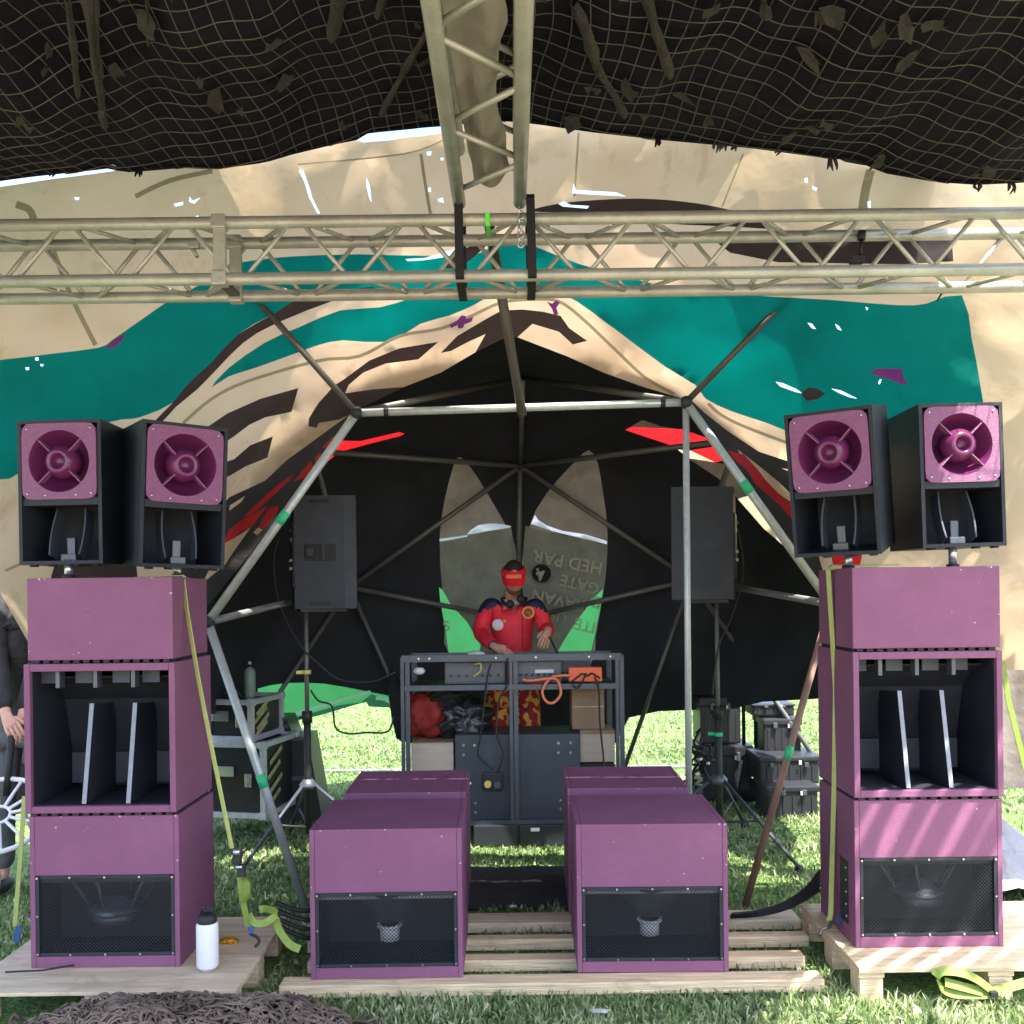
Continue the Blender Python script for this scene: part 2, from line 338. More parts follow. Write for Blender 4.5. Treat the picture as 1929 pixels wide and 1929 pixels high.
def grass():
    rng = np.random.default_rng(5)
    def field(n, x0, x1, y0, y1): return np.stack([rng.uniform(x0, x1, n), rng.uniform(y0, y1, n)], 1)
    A = field(34000, -2.6, 2.6, 3.2, 4.15); B = field(45000, -2.9, 3.1, 4.15, 7.0); D = field(24000, -4, 4.2, 7.0, 10.5); D = np.concatenate([D, np.stack([rng.uniform(-5, 5, 26000), 9.5+np.abs(rng.normal(0, 3.5, 26000))], 1)])
    E = field(5000, 1.9, 4.5, 3.6, 8.5); p = np.concatenate([A, B, D, E])
    # no blades through the pallets and timbers
    keep = np.ones(len(p), bool)
    for x0, x1, y0, y1 in ((-2.07, -1.05, 3.71, 4.53), (1.32, 2.42, 3.85, 4.62), (-.83, .9, 3.96, 5.25), (-.72, .78, 6.33, 6.7)):
        keep &= ~((p[:, 0] > x0) & (p[:, 0] < x1) & (p[:, 1] > y0) & (p[:, 1] < y1) & ~((x0 == -.83) & (abs(p[:, 0]-.03) < .22)))
    for yb in (3.99, 4.23, 4.47, 4.74):
        keep &= ~((abs(p[:, 1]-yb) < .05) & (p[:, 0] > -.93) & (p[:, 0] < 1.24))
    p = p[keep]; n = len(p)
    clump = np.array([noise.noise((x*2.2, y*2.2, 3)) for x, y in p])
    h = rng.uniform(.018, .05, n)*(1+.6*clump)*np.where(p[:, 1] > 7, 1.1, 1)
    a = rng.uniform(0, 2*math.pi, n); lean = rng.uniform(.1, .9, n)*h
    la = rng.uniform(0, 2*math.pi, n)
    wd = rng.uniform(.0018, .004, n)*np.where(p[:, 1] > 6, 1.5, 1)
    clover = rng.random(n) < .35
    wd[clover] *= 3.2; h[clover] *= .6
    z0 = -.012
    dx, dy = np.cos(a)*wd, np.sin(a)*wd; lx, ly = np.cos(la)*lean, np.sin(la)*lean
    v = np.zeros((n, 5, 3))
    v[:, 0] = np.stack([p[:, 0]-dx, p[:, 1]-dy, np.full(n, z0)], 1); v[:, 1] = np.stack([p[:, 0]+dx, p[:, 1]+dy, np.full(n, z0)], 1)
    v[:, 2] = np.stack([p[:, 0]+dx+lx*.4, p[:, 1]+dy+ly*.4, z0+h*.65], 1); v[:, 3] = np.stack([p[:, 0]-dx+lx*.4, p[:, 1]-dy+ly*.4, z0+h*.65], 1)
    v[:, 4] = np.stack([p[:, 0]+lx, p[:, 1]+ly, z0+h], 1)
    me = bpy.data.meshes.new('grass')
    me.vertices.add(n*5); me.vertices.foreach_set('co', v.reshape(-1))
    i0 = np.arange(n)*5
    quads = np.stack([i0, i0+1, i0+2, i0+3], 1); tris = np.stack([i0+3, i0+2, i0+4], 1)
    loops = np.concatenate([quads.reshape(-1), tris.reshape(-1)])
    starts = np.concatenate([np.arange(n)*4, n*4+np.arange(n)*3]); tot = np.concatenate([np.full(n, 4), np.full(n, 3)])
    me.loops.add(len(loops)); me.loops.foreach_set('vertex_index', loops)
    me.polygons.add(2*n); me.polygons.foreach_set('loop_start', starts); me.polygons.foreach_set('loop_total', tot)
    me.update(calc_edges=True)
    at = me.attributes.new('tint', 'FLOAT', 'POINT')
    t = np.clip(.48+.3*clump+rng.normal(0, .24, n), 0, 1)
    at.data.foreach_set('value', np.repeat(t, 5))
    me.materials.append(blade_mat()); me.validate()
    o = bpy.data.objects.new('grass', me); C.objects.link(o)
    o['kind'] = 'stuff'; tag(o, 'short green lawn grass and clover under and around the stage', 'grass')
grass()

# ------------------------------------------------------------------ painted canvas sheets
def inside(p, poly):
    x, y = p; c = False; j = len(poly)-1
    for i in range(len(poly)):
        xi, yi = poly[i]; xj, yj = poly[j]
        if (yi > y) != (yj > y) and x < (xj-xi)*(y-yi)/(yj-yi)+xi: c = not c
        j = i
    return c
def smooth2(poly, n=3):
    return [(v.x, v.y) for v in catmull([(x, y, 0) for x, y in poly], n, True)]
def stripe(pts, w):
    q = catmull([(x, y, 0) for x, y in pts], 4); A, B = [], []
    for i, p in enumerate(q):
        t = (q[min(i+1, len(q)-1)]-q[max(i-1, 0)]).normalized(); nn = Vector((-t.y, t.x, 0))*w/2
        A.append(((p+nn).x, (p+nn).y)); B.append(((p-nn).x, (p-nn).y))
    return A+B[::-1]
def sheet(name, outline, regions, mats, depth, grid, parent, wr=.02, map3=None):
    """regions: (material index or -1 for a hole, polygon). One curved cloth, its painted shapes cut into the mesh."""
    polys = [outline]+[r[1] for r in regions]
    verts, edges = [], []
    for poly in polys:
        # densify
        pts = []
        for i in range(len(poly)):
            a, b = Vector(poly[i]), Vector(poly[(i+1) % len(poly)]); k = max(1, int((b-a).length/grid))
            for t in range(k): pts.append(a.lerp(b, t/k))
        s0 = len(verts); verts += pts; edges += [(s0+i, s0+(i+1) % len(pts)) for i in range(len(pts))]
    xs = [p[0] for p in outline]; ys = [p[1] for p in outline]
    x = min(xs)
    row = 0
    while x < max(xs):
        y = min(ys)+(grid/2 if row % 2 else 0); row += 1
        while y < max(ys):
            if inside((x, y), outline): verts.append(Vector((x, y)))
            y += grid
        x += grid*.87
    ov, oe, of, *_ = delaunay_2d_cdt(verts, edges, [], 0, 1e-4)
    bb = [(min(p[0] for p in r[1]), max(p[0] for p in r[1]), min(p[1] for p in r[1]), max(p[1] for p in r[1])) for r in regions]
    bm = bmesh.new(); bv = []
    for v in ov:
        Y = depth(v.x, v.y)
        Y += wr*noise.fractal((v.x*.006, v.y*.006, 1.7), .9, 2, 3)+wr*.8*noise.noise(((v.x+v.y*.6)*.011, (v.y-v.x*.4)*.0035, 5))
        bv.append(bm.verts.new(P(v.x, v.y, Y)))
    for f in of:
        c = sum((ov[i] for i in f), Vector((0, 0)))/len(f)
        if not inside(c, outline): continue
        mi = 0
        for (k, poly), (a, b, d, e) in zip(regions, bb):
            if a <= c.x <= b and d <= c.y <= e and inside(c, poly): mi = k
        if mi < 0: continue
        try: fc = bm.faces.new([bv[i] for i in f])
        except ValueError: continue
        fc.material_index = mi; fc.smooth = True
    for v in [v for v in bm.verts if not v.link_faces]: bm.verts.remove(v)
    me = bpy.data.meshes.new(name); bm.to_mesh(me); bm.free()
    for m in mats: me.materials.append(m)
    o = bpy.data.objects.new(name, me); C.objects.link(o); o.parent = parent
    return o
def dep_canopy(x, y):
    r = math.hypot((x-975)/620, (y-1200)/560)
    return 5.16-.8*(1-math.exp(-max(r-.95, 0)*1.5))
BE, TE, BR, DB, RE, SE, PU = range(7)
can_out = [(-420, 470), (-140, 390), (-60, 372), (0, 352), (100, 337), (165, 329), (215, 322), (290, 200), (400, 110), (560, 100), (640, 170), (665, 262), (684, 268), (730, 265), (772, 258), (800, 256), (846, 248), (880, 180), (930, 80), (1005, 60), (1240, 60), (1415, 70), (1610, 110), (1765, 160), (1929, 240), (2050, 290), (2400, 330),
           (2420, 700), (2380, 1180), (1990, 1262), (1900, 1262), (1700, 1180), (1560, 1120), (1545, 1100), (1470, 1000), (1400, 905), (1340, 815), (1300, 768), (1290, 752), (1215, 730), (1137, 702), (1068, 671), (974, 635), (945, 639), (895, 664), (830, 702), (761, 729), (668, 775),
           (620, 838), (575, 898), (520, 978), (470, 1045), (425, 1100), (392, 1140), (300, 1200), (150, 1230), (60, 1222), (42, 1190), (0, 1116), (-60, 1050), (-150, 1000), (-430, 980)]
reg = []
def rg(k, poly, sm=3): reg.append((k, smooth2(poly, sm) if sm else poly))
rg(TE, [(-440, 740), (-160, 690), (0, 678), (100, 666), (186, 655), (212, 640), (265, 603), (325, 562), (360, 545), (405, 522), (437, 503), (452, 495), (490, 489), (550, 483), (675, 479), (820, 482), (860, 470), (900, 478), (930, 462), (974, 452), (1015, 467), (1090, 497), (1180, 522), (1260, 541), (1315, 548), (1390, 555), (1565, 565), (1690, 575), (1745, 572), (1812, 556), (1831, 640), (1847, 726), (1851, 800), (1800, 860), (1683, 856), (1600, 850), (1493, 816), (1445, 797), (1379, 775), (1329, 751), (1310, 725), (1252, 690), (1156, 618), (1087, 568), (1050, 553), (1000, 547), (955, 549), (922, 558), (892, 575), (845, 595), (792, 610), (730, 644), (646, 641), (600, 650), (564, 663), (481, 693), (431, 709), (398, 730), (431, 693), (498, 646), (564, 616), (640, 585), (715, 579), (773, 562), (800, 553), (740, 548), (690, 549), (640, 553), (600, 558), (514, 593), (448, 630), (398, 683), (358, 719), (325, 759), (275, 782), (249, 789), (199, 797), (100, 850), (25, 898), (0, 903), (-160, 930), (-440, 960)], 2)
rg(BR, [(700, 540), (640, 550), (564, 562), (514, 593), (448, 630), (398, 683), (358, 719), (325, 759), (285, 800), (308, 792), (332, 766), (372, 733), (411, 693), (458, 646), (518, 610), (640, 562), (700, 550)], 2)
rg(BR, [(838, 505), (860, 475), (921, 453), (900, 478), (870, 500)], 2)
rg(BR, [(1000, 398), (1050, 384), (1120, 377), (1205, 374), (1290, 380), (1365, 393), (1420, 412), (1450, 430), (1380, 427), (1240, 420), (1100, 402)])
rg(BR, [(1338, 447), (1465, 440), (1780, 439), (1793, 450), (1796, 492), (1700, 498), (1465, 494), (1375, 476)], 0)
rg(BR, [(388, 806), (428, 779), (491, 751), (562, 731), (549, 776), (500, 786), (470, 800), (441, 822), (400, 850), (370, 840)], 0)
rg(BR, [(420, 872), (441, 865), (471, 839), (514, 822), (504, 862), (464, 878), (435, 895), (415, 905)], 0)
rg(BR, [(581, 803), (582, 788), (600, 759), (630, 726), (650, 713), (696, 679), (753, 656), (826, 644), (788, 677), (726, 685), (684, 702), (657, 725), (650, 741), (707, 733), (762, 729), (668, 776), (640, 790), (600, 797), (597, 806)], 0)
rg(BR, [(830, 665), (861, 633), (926, 595), (945, 585), (984, 583), (1022, 587), (1056, 595), (1072, 618), (1106, 642), (1079, 649), (1053, 625), (1003, 610), (974, 636), (945, 640), (895, 665), (915, 629), (880, 645), (850, 661)], 0)
rg(SE, stripe([(345, 797), (398, 752), (464, 719), (597, 680), (677, 671), (753, 633), (830, 619), (888, 595), (945, 570), (1003, 564), (1053, 568), (1099, 602), (1156, 656), (1214, 710), (1270, 742)], 6), 0)
rg(SE, stripe([(1334, 760), (1358, 781), (1401, 803), (1493, 838)], 6), 0)
rg(SE, stripe([(255, 370), (320, 340), (400, 322)], 9), 0); rg(SE, stripe([(793, 290), (800, 340), (812, 410)], 6), 0)
rg(SE, stripe([(1640, 320), (1630, 360), (1624, 400)], 17), 0); rg(SE, stripe([(30, 385), (55, 395), (66, 420)], 14), 0)
rg(SE, stripe([(120, 1000), (60, 1050), (10, 1075)], 5), 0); rg(SE, stripe([(100, 470), (135, 560), (180, 650)], 9), 0)
rg(SE, stripe([(560, 310), (760, 290), (840, 262)], 3), 0); rg(SE, stripe([(1090, 250), (1082, 370)], 4), 0); rg(SE, stripe([(1400, 290), (1360, 390)], 3), 0)
# band under the arch, left
rg(DB, [(668, 776), (655, 783), (591, 830), (541, 866), (500, 905), (466, 921), (433, 936), (380, 990), (330, 1080), (340, 1160), (392, 1142), (425, 1100), (470, 1045), (520, 978), (575, 898), (620, 838)], 0)
rg(RE, [(607, 843), (626, 824), (634, 822), (640, 830), (628, 849)], 0)
rg(RE, [(593, 864), (601, 854), (616, 856), (606, 870), (595, 873)], 0)
rg(RE, [(553, 907), (572, 884), (585, 868), (589, 876), (585, 893), (566, 903)], 0)
rg(RE, [(458, 974), (491, 942), (529, 909), (553, 893), (545, 905), (508, 940), (473, 969)], 0)
rg(RE, [(420, 1025), (431, 998), (458, 978), (493, 959), (504, 953), (479, 986), (470, 996), (454, 1000), (441, 1014)], 0)
rg(RE, [(487, 994), (506, 957), (524, 953), (524, 963), (504, 988), (493, 997)], 0)
rg(BE, [(420, 1025), (441, 1014), (472, 994), (441, 1038), (423, 1065), (380, 1100)], 0); rg(BE, [(477, 1003), (486, 994), (495, 998), (484, 1008)], 0)
rg(BE, [(433, 952), (462, 934), (455, 945), (432, 962)], 0); rg(BR, [(180, 905), (240, 860), (260, 1100), (100, 1220), (60, 1220), (120, 1000)], 0)
# right band
rg(DB, [(1301, 753), (1329, 779), (1371, 812), (1430, 851), (1497, 873), (1600, 930), (1640, 1100), (1580, 1130), (1545, 1100), (1470, 1000), (1400, 905), (1340, 815), (1298, 766)], 0)
rg(BE, [(1390, 847), (1434, 881), (1467, 908), (1499, 940), (1560, 990), (1560, 1010), (1499, 952), (1460, 925), (1430, 890), (1395, 860)], 0)
rg(RE, [(1371, 849), (1401, 856), (1428, 885), (1440, 901), (1462, 925), (1497, 955), (1520, 975), (1520, 1000), (1503, 990), (1467, 949), (1423, 912), (1406, 884), (1386, 868)], 0)
rg(BE, [(1472, 882), (1500, 886), (1510, 900), (1495, 892)], 0); rg(BE, [(1540, 1040), (1640, 1035), (1900, 1060), (1900, 1120), (1560, 1110)], 0); rg(RE, [(1565, 1045), (1625, 1042), (1620, 1066), (1570, 1066)], 0)
# patches of gaffer and stains
rg(PU, [(197, 655), (214, 640), (236, 628), (232, 640), (212, 657)], 0); rg(PU, [(570, 562), (610, 548), (650, 552), (600, 566)], 0)
rg(PU, [(847, 612), (863, 602), (869, 594), (877, 595), (878, 601), (892, 597), (888, 606), (875, 611), (872, 618), (863, 619), (862, 612), (850, 618)], 0)
rg(PU, [(1030, 568), (1040, 572), (1048, 566), (1055, 570), (1048, 580), (1052, 592), (1044, 594), (1040, 582)], 0)
rg(PU, [(1638, 703), (1652, 694), (1698, 694), (1703, 713), (1710, 723), (1698, 724), (1672, 714)], 0)
rg(BR, [(1508, 742), (1522, 730), (1540, 732), (1555, 742), (1540, 752), (1520, 756)], 0)
# worn-through holes: the sky shows
for h in ([(566, 318), (572, 322), (584, 356), (588, 372), (603, 402), (598, 402), (582, 372), (574, 345), (563, 322)], [(327, 384), (345, 380), (345, 386), (330, 389)], [(357, 370), (362, 378), (378, 372), (366, 384), (356, 380)], [(366, 408), (374, 406), (376, 414), (368, 416)],
          [(690, 334), (697, 350), (700, 382), (695, 372), (690, 350)], [(803, 286), (813, 285), (812, 293), (805, 293)], [(824, 375), (834, 372), (836, 382), (826, 380)], [(830, 297), (836, 297), (836, 302), (830, 302)], [(806, 355), (811, 352), (812, 361), (807, 362)],
          [(1080, 345), (1085, 358), (1160, 362), (1180, 370), (1120, 367), (1078, 364)], [(1052, 384), (1062, 379), (1075, 386), (1110, 388), (1106, 393), (1060, 389)], [(1515, 336), (1521, 334), (1522, 344), (1516, 344)], [(1530, 350), (1540, 354), (1538, 360), (1530, 356)], [(1634, 380), (1640, 378), (1640, 392), (1635, 390)],
          [(1521, 608), (1530, 610), (1537, 620), (1529, 618)], [(1573, 610), (1580, 614), (1586, 623), (1578, 620)], [(1461, 719), (1475, 722), (1500, 733), (1511, 741), (1498, 738), (1470, 728)], [(1566, 732), (1585, 736), (1615, 751), (1600, 748), (1580, 740)], [(1630, 578), (1636, 580), (1633, 585)],
          [(764, 488), (800, 486), (840, 474), (868, 466), (866, 474), (840, 484), (800, 490), (768, 492)], [(66, 674), (72, 673), (73, 679), (67, 679)], [(48, 692), (55, 692), (54, 697), (49, 697)], [(76, 686), (82, 686), (81, 690), (77, 690)], [(1657, 715), (1661, 715), (1657, 724), (1654, 722)], [(140, 371), (150, 372), (148, 377), (141, 376)]):
    rg(-1, h, 0)
canopy = thing('marquee_canopy', 'large stretched beige marquee canvas painted with teal, brown and red shapes above the dome opening', 'canopy', (0, 0, 0))
sheet('painted_canvas', can_out, reg, [BEIGE, TEAL, BROWN, DBAND, REDCAN, SEAM, PURP], dep_canopy, 24, canopy, wr=.035)
# rope loop at the right edge of the canopy
MB().tube(catmull([P(1765, 568, 4.52), P(1775, 552, 4.5), P(1790, 543, 4.5), P(1810, 548, 4.5), P(1790, 540, 4.5), P(1783, 552, 4.5)], 5), .005, 6).build('tie_cord', RUBBER, canopy)

# ------------------------------------------------------------------ dome lining
def dep_dome(x, y):
    rr = math.hypot((x-975)/640, min(y-1200, 0)/585)
    return 5.27+2.92*math.sqrt(max(0, 1-min(rr, 1)**2))
lin_out = [(346, 1100), (370, 1000), (420, 905), (490, 820), (570, 755), (650, 705), (740, 665), (840, 637), (965, 618), (1080, 630), (1180, 655), (1290, 700), (1390, 765), (1470, 840), (1540, 940), (1590, 1060), (1606, 1180), (1590, 1312), (1531, 1317), (1437, 1322), (1380, 1335), (1288, 1338), (1240, 1340), (1185, 1352), (1160, 1400), (1100, 1410), (1000, 1400), (860, 1400), (775, 1400), (752, 1395), (742, 1350), (734, 1333), (695, 1331), (690, 1323), (672, 1327), (605, 1347), (548, 1360), (509, 1356), (480, 1350), (400, 1345), (340, 1340)]
lin_out = [((x-975)*1.035+975, (y-1200)*1.045+1200) if y < 1290 else (x, y) for x, y in lin_out]
BL, PT, OL, GC, PG, DG, WC, RE2, BE2, GR2 = range(10)
lr = [(GC, [(486, 1297), (509, 1291), (537, 1287), (573, 1286), (611, 1288), (654, 1295), (734, 1311), (738, 1334), (695, 1331), (690, 1323), (672, 1327), (605, 1347), (548, 1360), (509, 1356), (480, 1350)]),
      (DG, [(548, 1361), (605, 1348), (672, 1328), (700, 1308), (734, 1318), (736, 1334), (695, 1332), (690, 1322), (640, 1328), (574, 1347), (548, 1352)]),
      (PG, stripe([(512, 1354), (574, 1339), (640, 1320), (698, 1303)], 6)), (PG, stripe([(708, 1315), (722, 1316), (736, 1323)], 7)),
      # left petal
      (PT, smooth2([(862, 862), (876, 868), (900, 900), (930, 950), (960, 1005), (975, 1060), (975, 1240), (850, 1240), (838, 1170), (830, 1060), (829, 1000), (838, 940), (852, 885)], 2)),
      (OL, [(829, 1022), (870, 1012), (920, 1000), (962, 990), (975, 1060), (975, 1240), (850, 1240), (838, 1170), (829, 1060)]),
      (WC, [(828, 1015), (850, 1012), (880, 1008), (880, 1011), (850, 1017), (828, 1020)]), (WC, smooth2([(880, 1007), (900, 990), (930, 986), (958, 990), (960, 994), (920, 1000)], 2)),
      (GC, [(827, 1106), (834, 1112), (850, 1140), (880, 1172), (905, 1215), (900, 1260), (850, 1260), (838, 1180), (829, 1130)]),
      # right petal
      (PT, smooth2([(1109, 848), (1126, 872), (1136, 930), (1144, 990), (1143, 1060), (1136, 1120), (1122, 1200), (1108, 1260), (1000, 1260), (985, 1120), (985, 1040), (1010, 960), (1050, 905), (1085, 868)], 2)),
      (OL, [(990, 990), (1020, 1000), (1060, 1006), (1100, 1014), (1144, 1026), (1143, 1060), (1136, 1120), (1122, 1200), (1108, 1260), (985, 1260), (985, 1040)]),
      (WC, [(1008, 970), (1000, 987), (1040, 1000), (1080, 1010), (1143, 1025), (1143, 1019), (1100, 1006), (1060, 1000), (1030, 990), (1014, 980)]),
      (GC, [(1136, 1110), (1120, 1125), (1090, 1165), (1060, 1210), (1040, 1250), (1106, 1262), (1120, 1200), (1130, 1150)]),
      # red and beige patches
      (RE2, [(628, 849), (634, 822), (640, 830), (678, 831), (752, 814), (762, 817), (752, 822), (700, 835), (649, 849)]), (RE2, [(600, 868), (608, 856), (634, 856), (616, 870)]),
      (PT, [(1190, 803), (1210, 791), (1245, 803), (1288, 810)]),
      (RE2, [(1178, 810), (1190, 804), (1288, 809), (1336, 827), (1345, 834), (1297, 842), (1271, 841)]), (RE2, [(1301, 848), (1349, 841), (1360, 868), (1347, 871)]),
      (BE2, [(1277, 847), (1301, 849), (1347, 871), (1297, 863)]), (GR2, [(1297, 864), (1349, 871), (1366, 875), (1460, 927), (1390, 939), (1353, 901)]),
      (BE2, [(1390, 940), (1450, 922), (1520, 1001), (1540, 1060), (1488, 1038), (1440, 997)])]
dome = thing('dome_cover', 'black fabric dome cover with two grey petal panels hanging behind the performer', 'tent cover')
sheet('lining', lin_out, lr, [BLACKLIN, PETAL, OLIVE, GREENC, PALEG, DARKG, WHITEC, REDCAN, BEIGE, PETAL], dep_dome, 26, dome, wr=.09)
# gathered black cloth hanging beside the console
g = MB()
for i in range(5):
    g.tube([P(738+i*4, 1262+i*6, 7.4), P(742+i*3, 1310, 7.4), P(746+i*3, 1350, 7.38), P(752+i*3, 1392, 7.35)], [.02, .04, .035, .02], 8)
g.build('gathered_hem', BLACKLIN, dome)
def letters(txt, px, py, size, ang, m, parent, depthf, name='lettering', sx=1.0, off=.05):
    cu = bpy.data.curves.new('t', 'FONT'); cu.body = txt; cu.size = size; cu.align_x = 'CENTER'; cu.align_y = 'CENTER'; cu.resolution_u = 4; cu.offset = size*.02
    t = bpy.data.objects.new('t', cu); C.objects.link(t)
    dg = bpy.context.evaluated_depsgraph_get(); me = bpy.data.meshes.new_from_object(t.evaluated_get(dg)); bpy.data.objects.remove(t)
    ca, sa = math.cos(R(ang)), math.sin(R(ang))
    for v in me.vertices:
        x, y = v.co.x*sx, v.co.y; u, w_ = x*ca-y*sa, x*sa+y*ca
        q = P(px+u, py-w_, depthf(px+u, py-w_)-off); v.co = q
    me.materials.clear(); me.materials.append(m); o = bpy.data.objects.new(name, me); C.objects.link(o); o.parent = parent
    return o
letters('HED PAR', 1070, 1058, 33, 169, LETTER, dome, dep_dome)
letters('GATE', 1092, 1100, 30, 166, LETTER, dome, dep_dome)
letters('RAVAN', 1052, 1130, 31, 167, LETTER, dome, dep_dome)
letters('US', 1052, 1160, 28, 168, LETTER, dome, dep_dome)
c_ = MB(); pp = []
for k in range(24):
    a = k*math.pi/12; x, y = 1020+18*math.cos(a), 1080+17*math.sin(a); pp.append(P(x, y, dep_dome(x, y)-.04))
c_.quad(pp); c_.build('number_disc', DBAND, dome)
letters('4', 1018, 1080, 34, 195, LETTER, dome, dep_dome, off=.055)
letters('D', 1122, 1133, 30, 165, LETTERG, dome, dep_dome, off=.06)
letters('ITE', 1102, 1178, 30, 167, LETTERG, dome, dep_dome, off=.06)
letters('S', 841, 1178, 26, 190, LETTERG, dome, dep_dome, off=.06)

# ------------------------------------------------------------------ dome frame
frame = thing('geodesic_structure', 'geodesic frame of steel poles joined at hubs inside the black tent', 'tent frame')
def dd(px, py, o=.09): return P(px, py, dep_dome(px, py)-o)
FL, FR = P(672, 778, 5.0), P(1292, 758, 5.0)
SL, SR = P(392, 1172, 4.98), P(1565, 1138, 4.98)
GL, GR = P(579, 1722, 4.98), P(1404, 1712, 5.02)
GL.z = GR.z = 0
RC, ML, MR, AP = dd(980, 878), dd(658, 1106), dd(1302, 1092), dd(985, 712)
UL, UR = dd(590, 850), dd(1388, 828)
def pole(a, b, r, m, name='pole'): return MB().cyl(a, b, r, seg=12).build(name, m, frame)
pole(FL, FR, .02, STEEL); pole(FL, SL, .022, STEEL); pole(FR, SR, .022, STEEL); pole(SL, GL, .022, STEEL); pole(SR, GR, .018, WOODPOLE)
vb = P(1297, 1500, 5.35); vb.z = 0; pole(P(1292, 765, 5.02), vb, .017, STEEL)
pole(FL, P(470, 548, 4.78), .016, DARKPOLE); pole(FR, P(1490, 555, 4.78), .016, DARKPOLE)
pole(P(922, 425, 4.52), P(984, 782, 4.98), .024, DARKPOLE)
for a, b in ((FL, AP), (FR, AP)): pole(a, b, .018, DARKPOLE)
for a, b in ((RC, AP), (RC, ML), (RC, MR), (RC, UL), (RC, UR), (ML, UL), (MR, UR), (ML, SL), (MR, SR)): pole(a, b, .02, GREYPOLE)
BC = dd(975, 1168)
for a in (RC, ML, MR): pole(a, BC, .02, GREYPOLE)
def tog(a, px, py, Y):
    b = P(px, py, Y); t = a.z/(a.z-b.z); return a.lerp(b, t)
for a, px, py, Y in ((ML, 746, 1300, 7.9), (ML, 500, 1345, 7.3), (MR, 1213, 1343, 7.9), (MR, 1463, 1324, 7.4)): pole(a, tog(a, px, py, Y), .018, GREYPOLE)
for h in (FL, FR, SL, SR, RC, ML, MR, UL, UR, BC):
    MB().lathe([(0, -.03), (.028, -.028), (.033, 0), (.028, .028), (0, .03)], 14, M=Matrix.Translation(h) @ Matrix.Rotation(R(90), 4, 'X')).build('hub', RUBBER, frame)
def tape(a, b, t, r, m, ln=.035, name='tape'):
    d = (b-a).normalized(); c = a.lerp(b, t); MB().cyl(c-d*ln, c+d*ln, r).build(name, m, frame)
tape(FL, SL, .5, .0245, GREENTAPE); tape(FR, SR, .42, .0245, GREENTAPE); tape(SL, GL, .545, .0245, GREENTAPE); tape(SR, GR, .49, .0205, GREENTAPE)
tape(FL, FR, .09, .0215, RUBBER, .012); tape(FL, FR, .93, .0215, RUBBER, .012)

# ------------------------------------------------------------------ trusses
def truss(t, p0, p1, up, side, half=.235, r=.025, rb=.0095, phase=0, skip=()):
    p0, p1 = Vector(p0), Vector(p1); d = (p1-p0).normalized(); Ln = (p1-p0).length
    up, side = Vector(up), Vector(side)
    cs = {(a, b): p0+up*a+side*b for a in (0, 1) for b in (0, 1)}
    for k, c in cs.items(): MB().cyl(c, c+d*Ln, r, seg=16).build('chord', ALU, t)
    faces = (((0, 0), (1, 0), 0), ((0, 1), (1, 1), 1), ((0, 0), (0, 1), 0), ((1, 0), (1, 1), 1))
    for fi, (k0, k1, ph) in enumerate(faces):
        n = int(Ln/half)
        for i in range(n):
            s = (i+(phase+ph) % 1)*half; flip = (i+ph) % 2
            a, b = (cs[k0], cs[k1]) if flip else (cs[k1], cs[k0])
            a, b = a+d*(s+.022), b+d*(s+half-.022)
            MB().cyl(a, b, rb, seg=8).build('brace', ALU, t)
xt = thing('cross_truss', 'horizontal aluminium box truss spanning the whole stage front with splice plates', 'truss', (0, 0, 0))
TB = P(965, 519, 4.1).z; TT = P(965, 413, 4.1).z
truss(xt, (-2.75, 4.1, TB), (2.7, 4.1, TB), (0, 0, TT-TB), (0, .24, 0), phase=0)
xs_ = P(414, 470, 4.1).x
for yy in (4.1, 4.34):
    MB().box((xs_, yy, (TB+TT)/2), (.05, .03, TT-TB), .004).box((xs_, yy, TT), (.06, .058, .058), .006).box((xs_, yy, TB), (.06, .058, .058), .006).build('splice_plate', ALU, xt)
MB().box((xs_, 4.22, TB), (.045, .2, .02), .003).build('splice_bar', DARKPOLE, xt)
clampo = MB().cyl(P(1624, 436, 4.3), P(1622, 452, 4.3), .018).cyl(P(1622, 452, 4.3), P(1622, 482, 4.3), .008).box(P(1614, 490, 4.3), (.06, .04, .03), .005).build('rigging_clamp', RUBBER)
tag(clampo, 'small black rigging clamp hanging from the right half of the cross truss', 'clamp')
clampb = MB().box(P(366, 462, 4.25), (.045, .03, .03), .004).cyl(P(362, 468, 4.25), P(372, 484, 4.25), .009).build('rigging_clamp', ALU)
tag(clampb, 'bent metal clamp hanging left of the splice plates on the cross truss', 'clamp')
rt = thing('ridge_truss', 'aluminium truss running from overhead down to the cross truss with grey cloth inside', 'truss')
RX0, RX1 = -.198, .052
RZ = 3.2
truss(rt, (RX0, 1.3, RZ-.06), (RX0, 4.12, RZ), (0, 0, .22), (RX1-RX0, 0, 0), half=.3, r=.027, rb=.011)
cl = MB(); rows = []
for i in range(40):
    y = 1.6+i*.062; t = i/39
    row = []
    for k in range(9):
        u = k/8; x = RX0+.015+(.145+.02*math.sin(y*5)+.03*noise.noise((y*4, 0, 0)))*u+.05*t*t; z = RZ+.03+.025*math.sin(u*7+y*2)+.03*noise.noise((u*4, y*5, 2))+.03*u
        row.append(cl.bm.verts.new((x, y, z)))
    rows.append(row)
for A, B in zip(rows, rows[1:]):
    for k in range(8): f = cl.bm.faces.new((A[k], A[k+1], B[k+1], B[k])); f.smooth = True
GREYCAN = mat('grey_canvas', (.36, .34, .29), .7, var=.12, scale=5, bump=.7, bscale=8, trans=.3, dirt=(.2, .17, .12), dscale=4)
tag(cl.build('rolled_cloth', GREYCAN), 'grey canvas strip bundled inside the ridge truss', 'cloth')
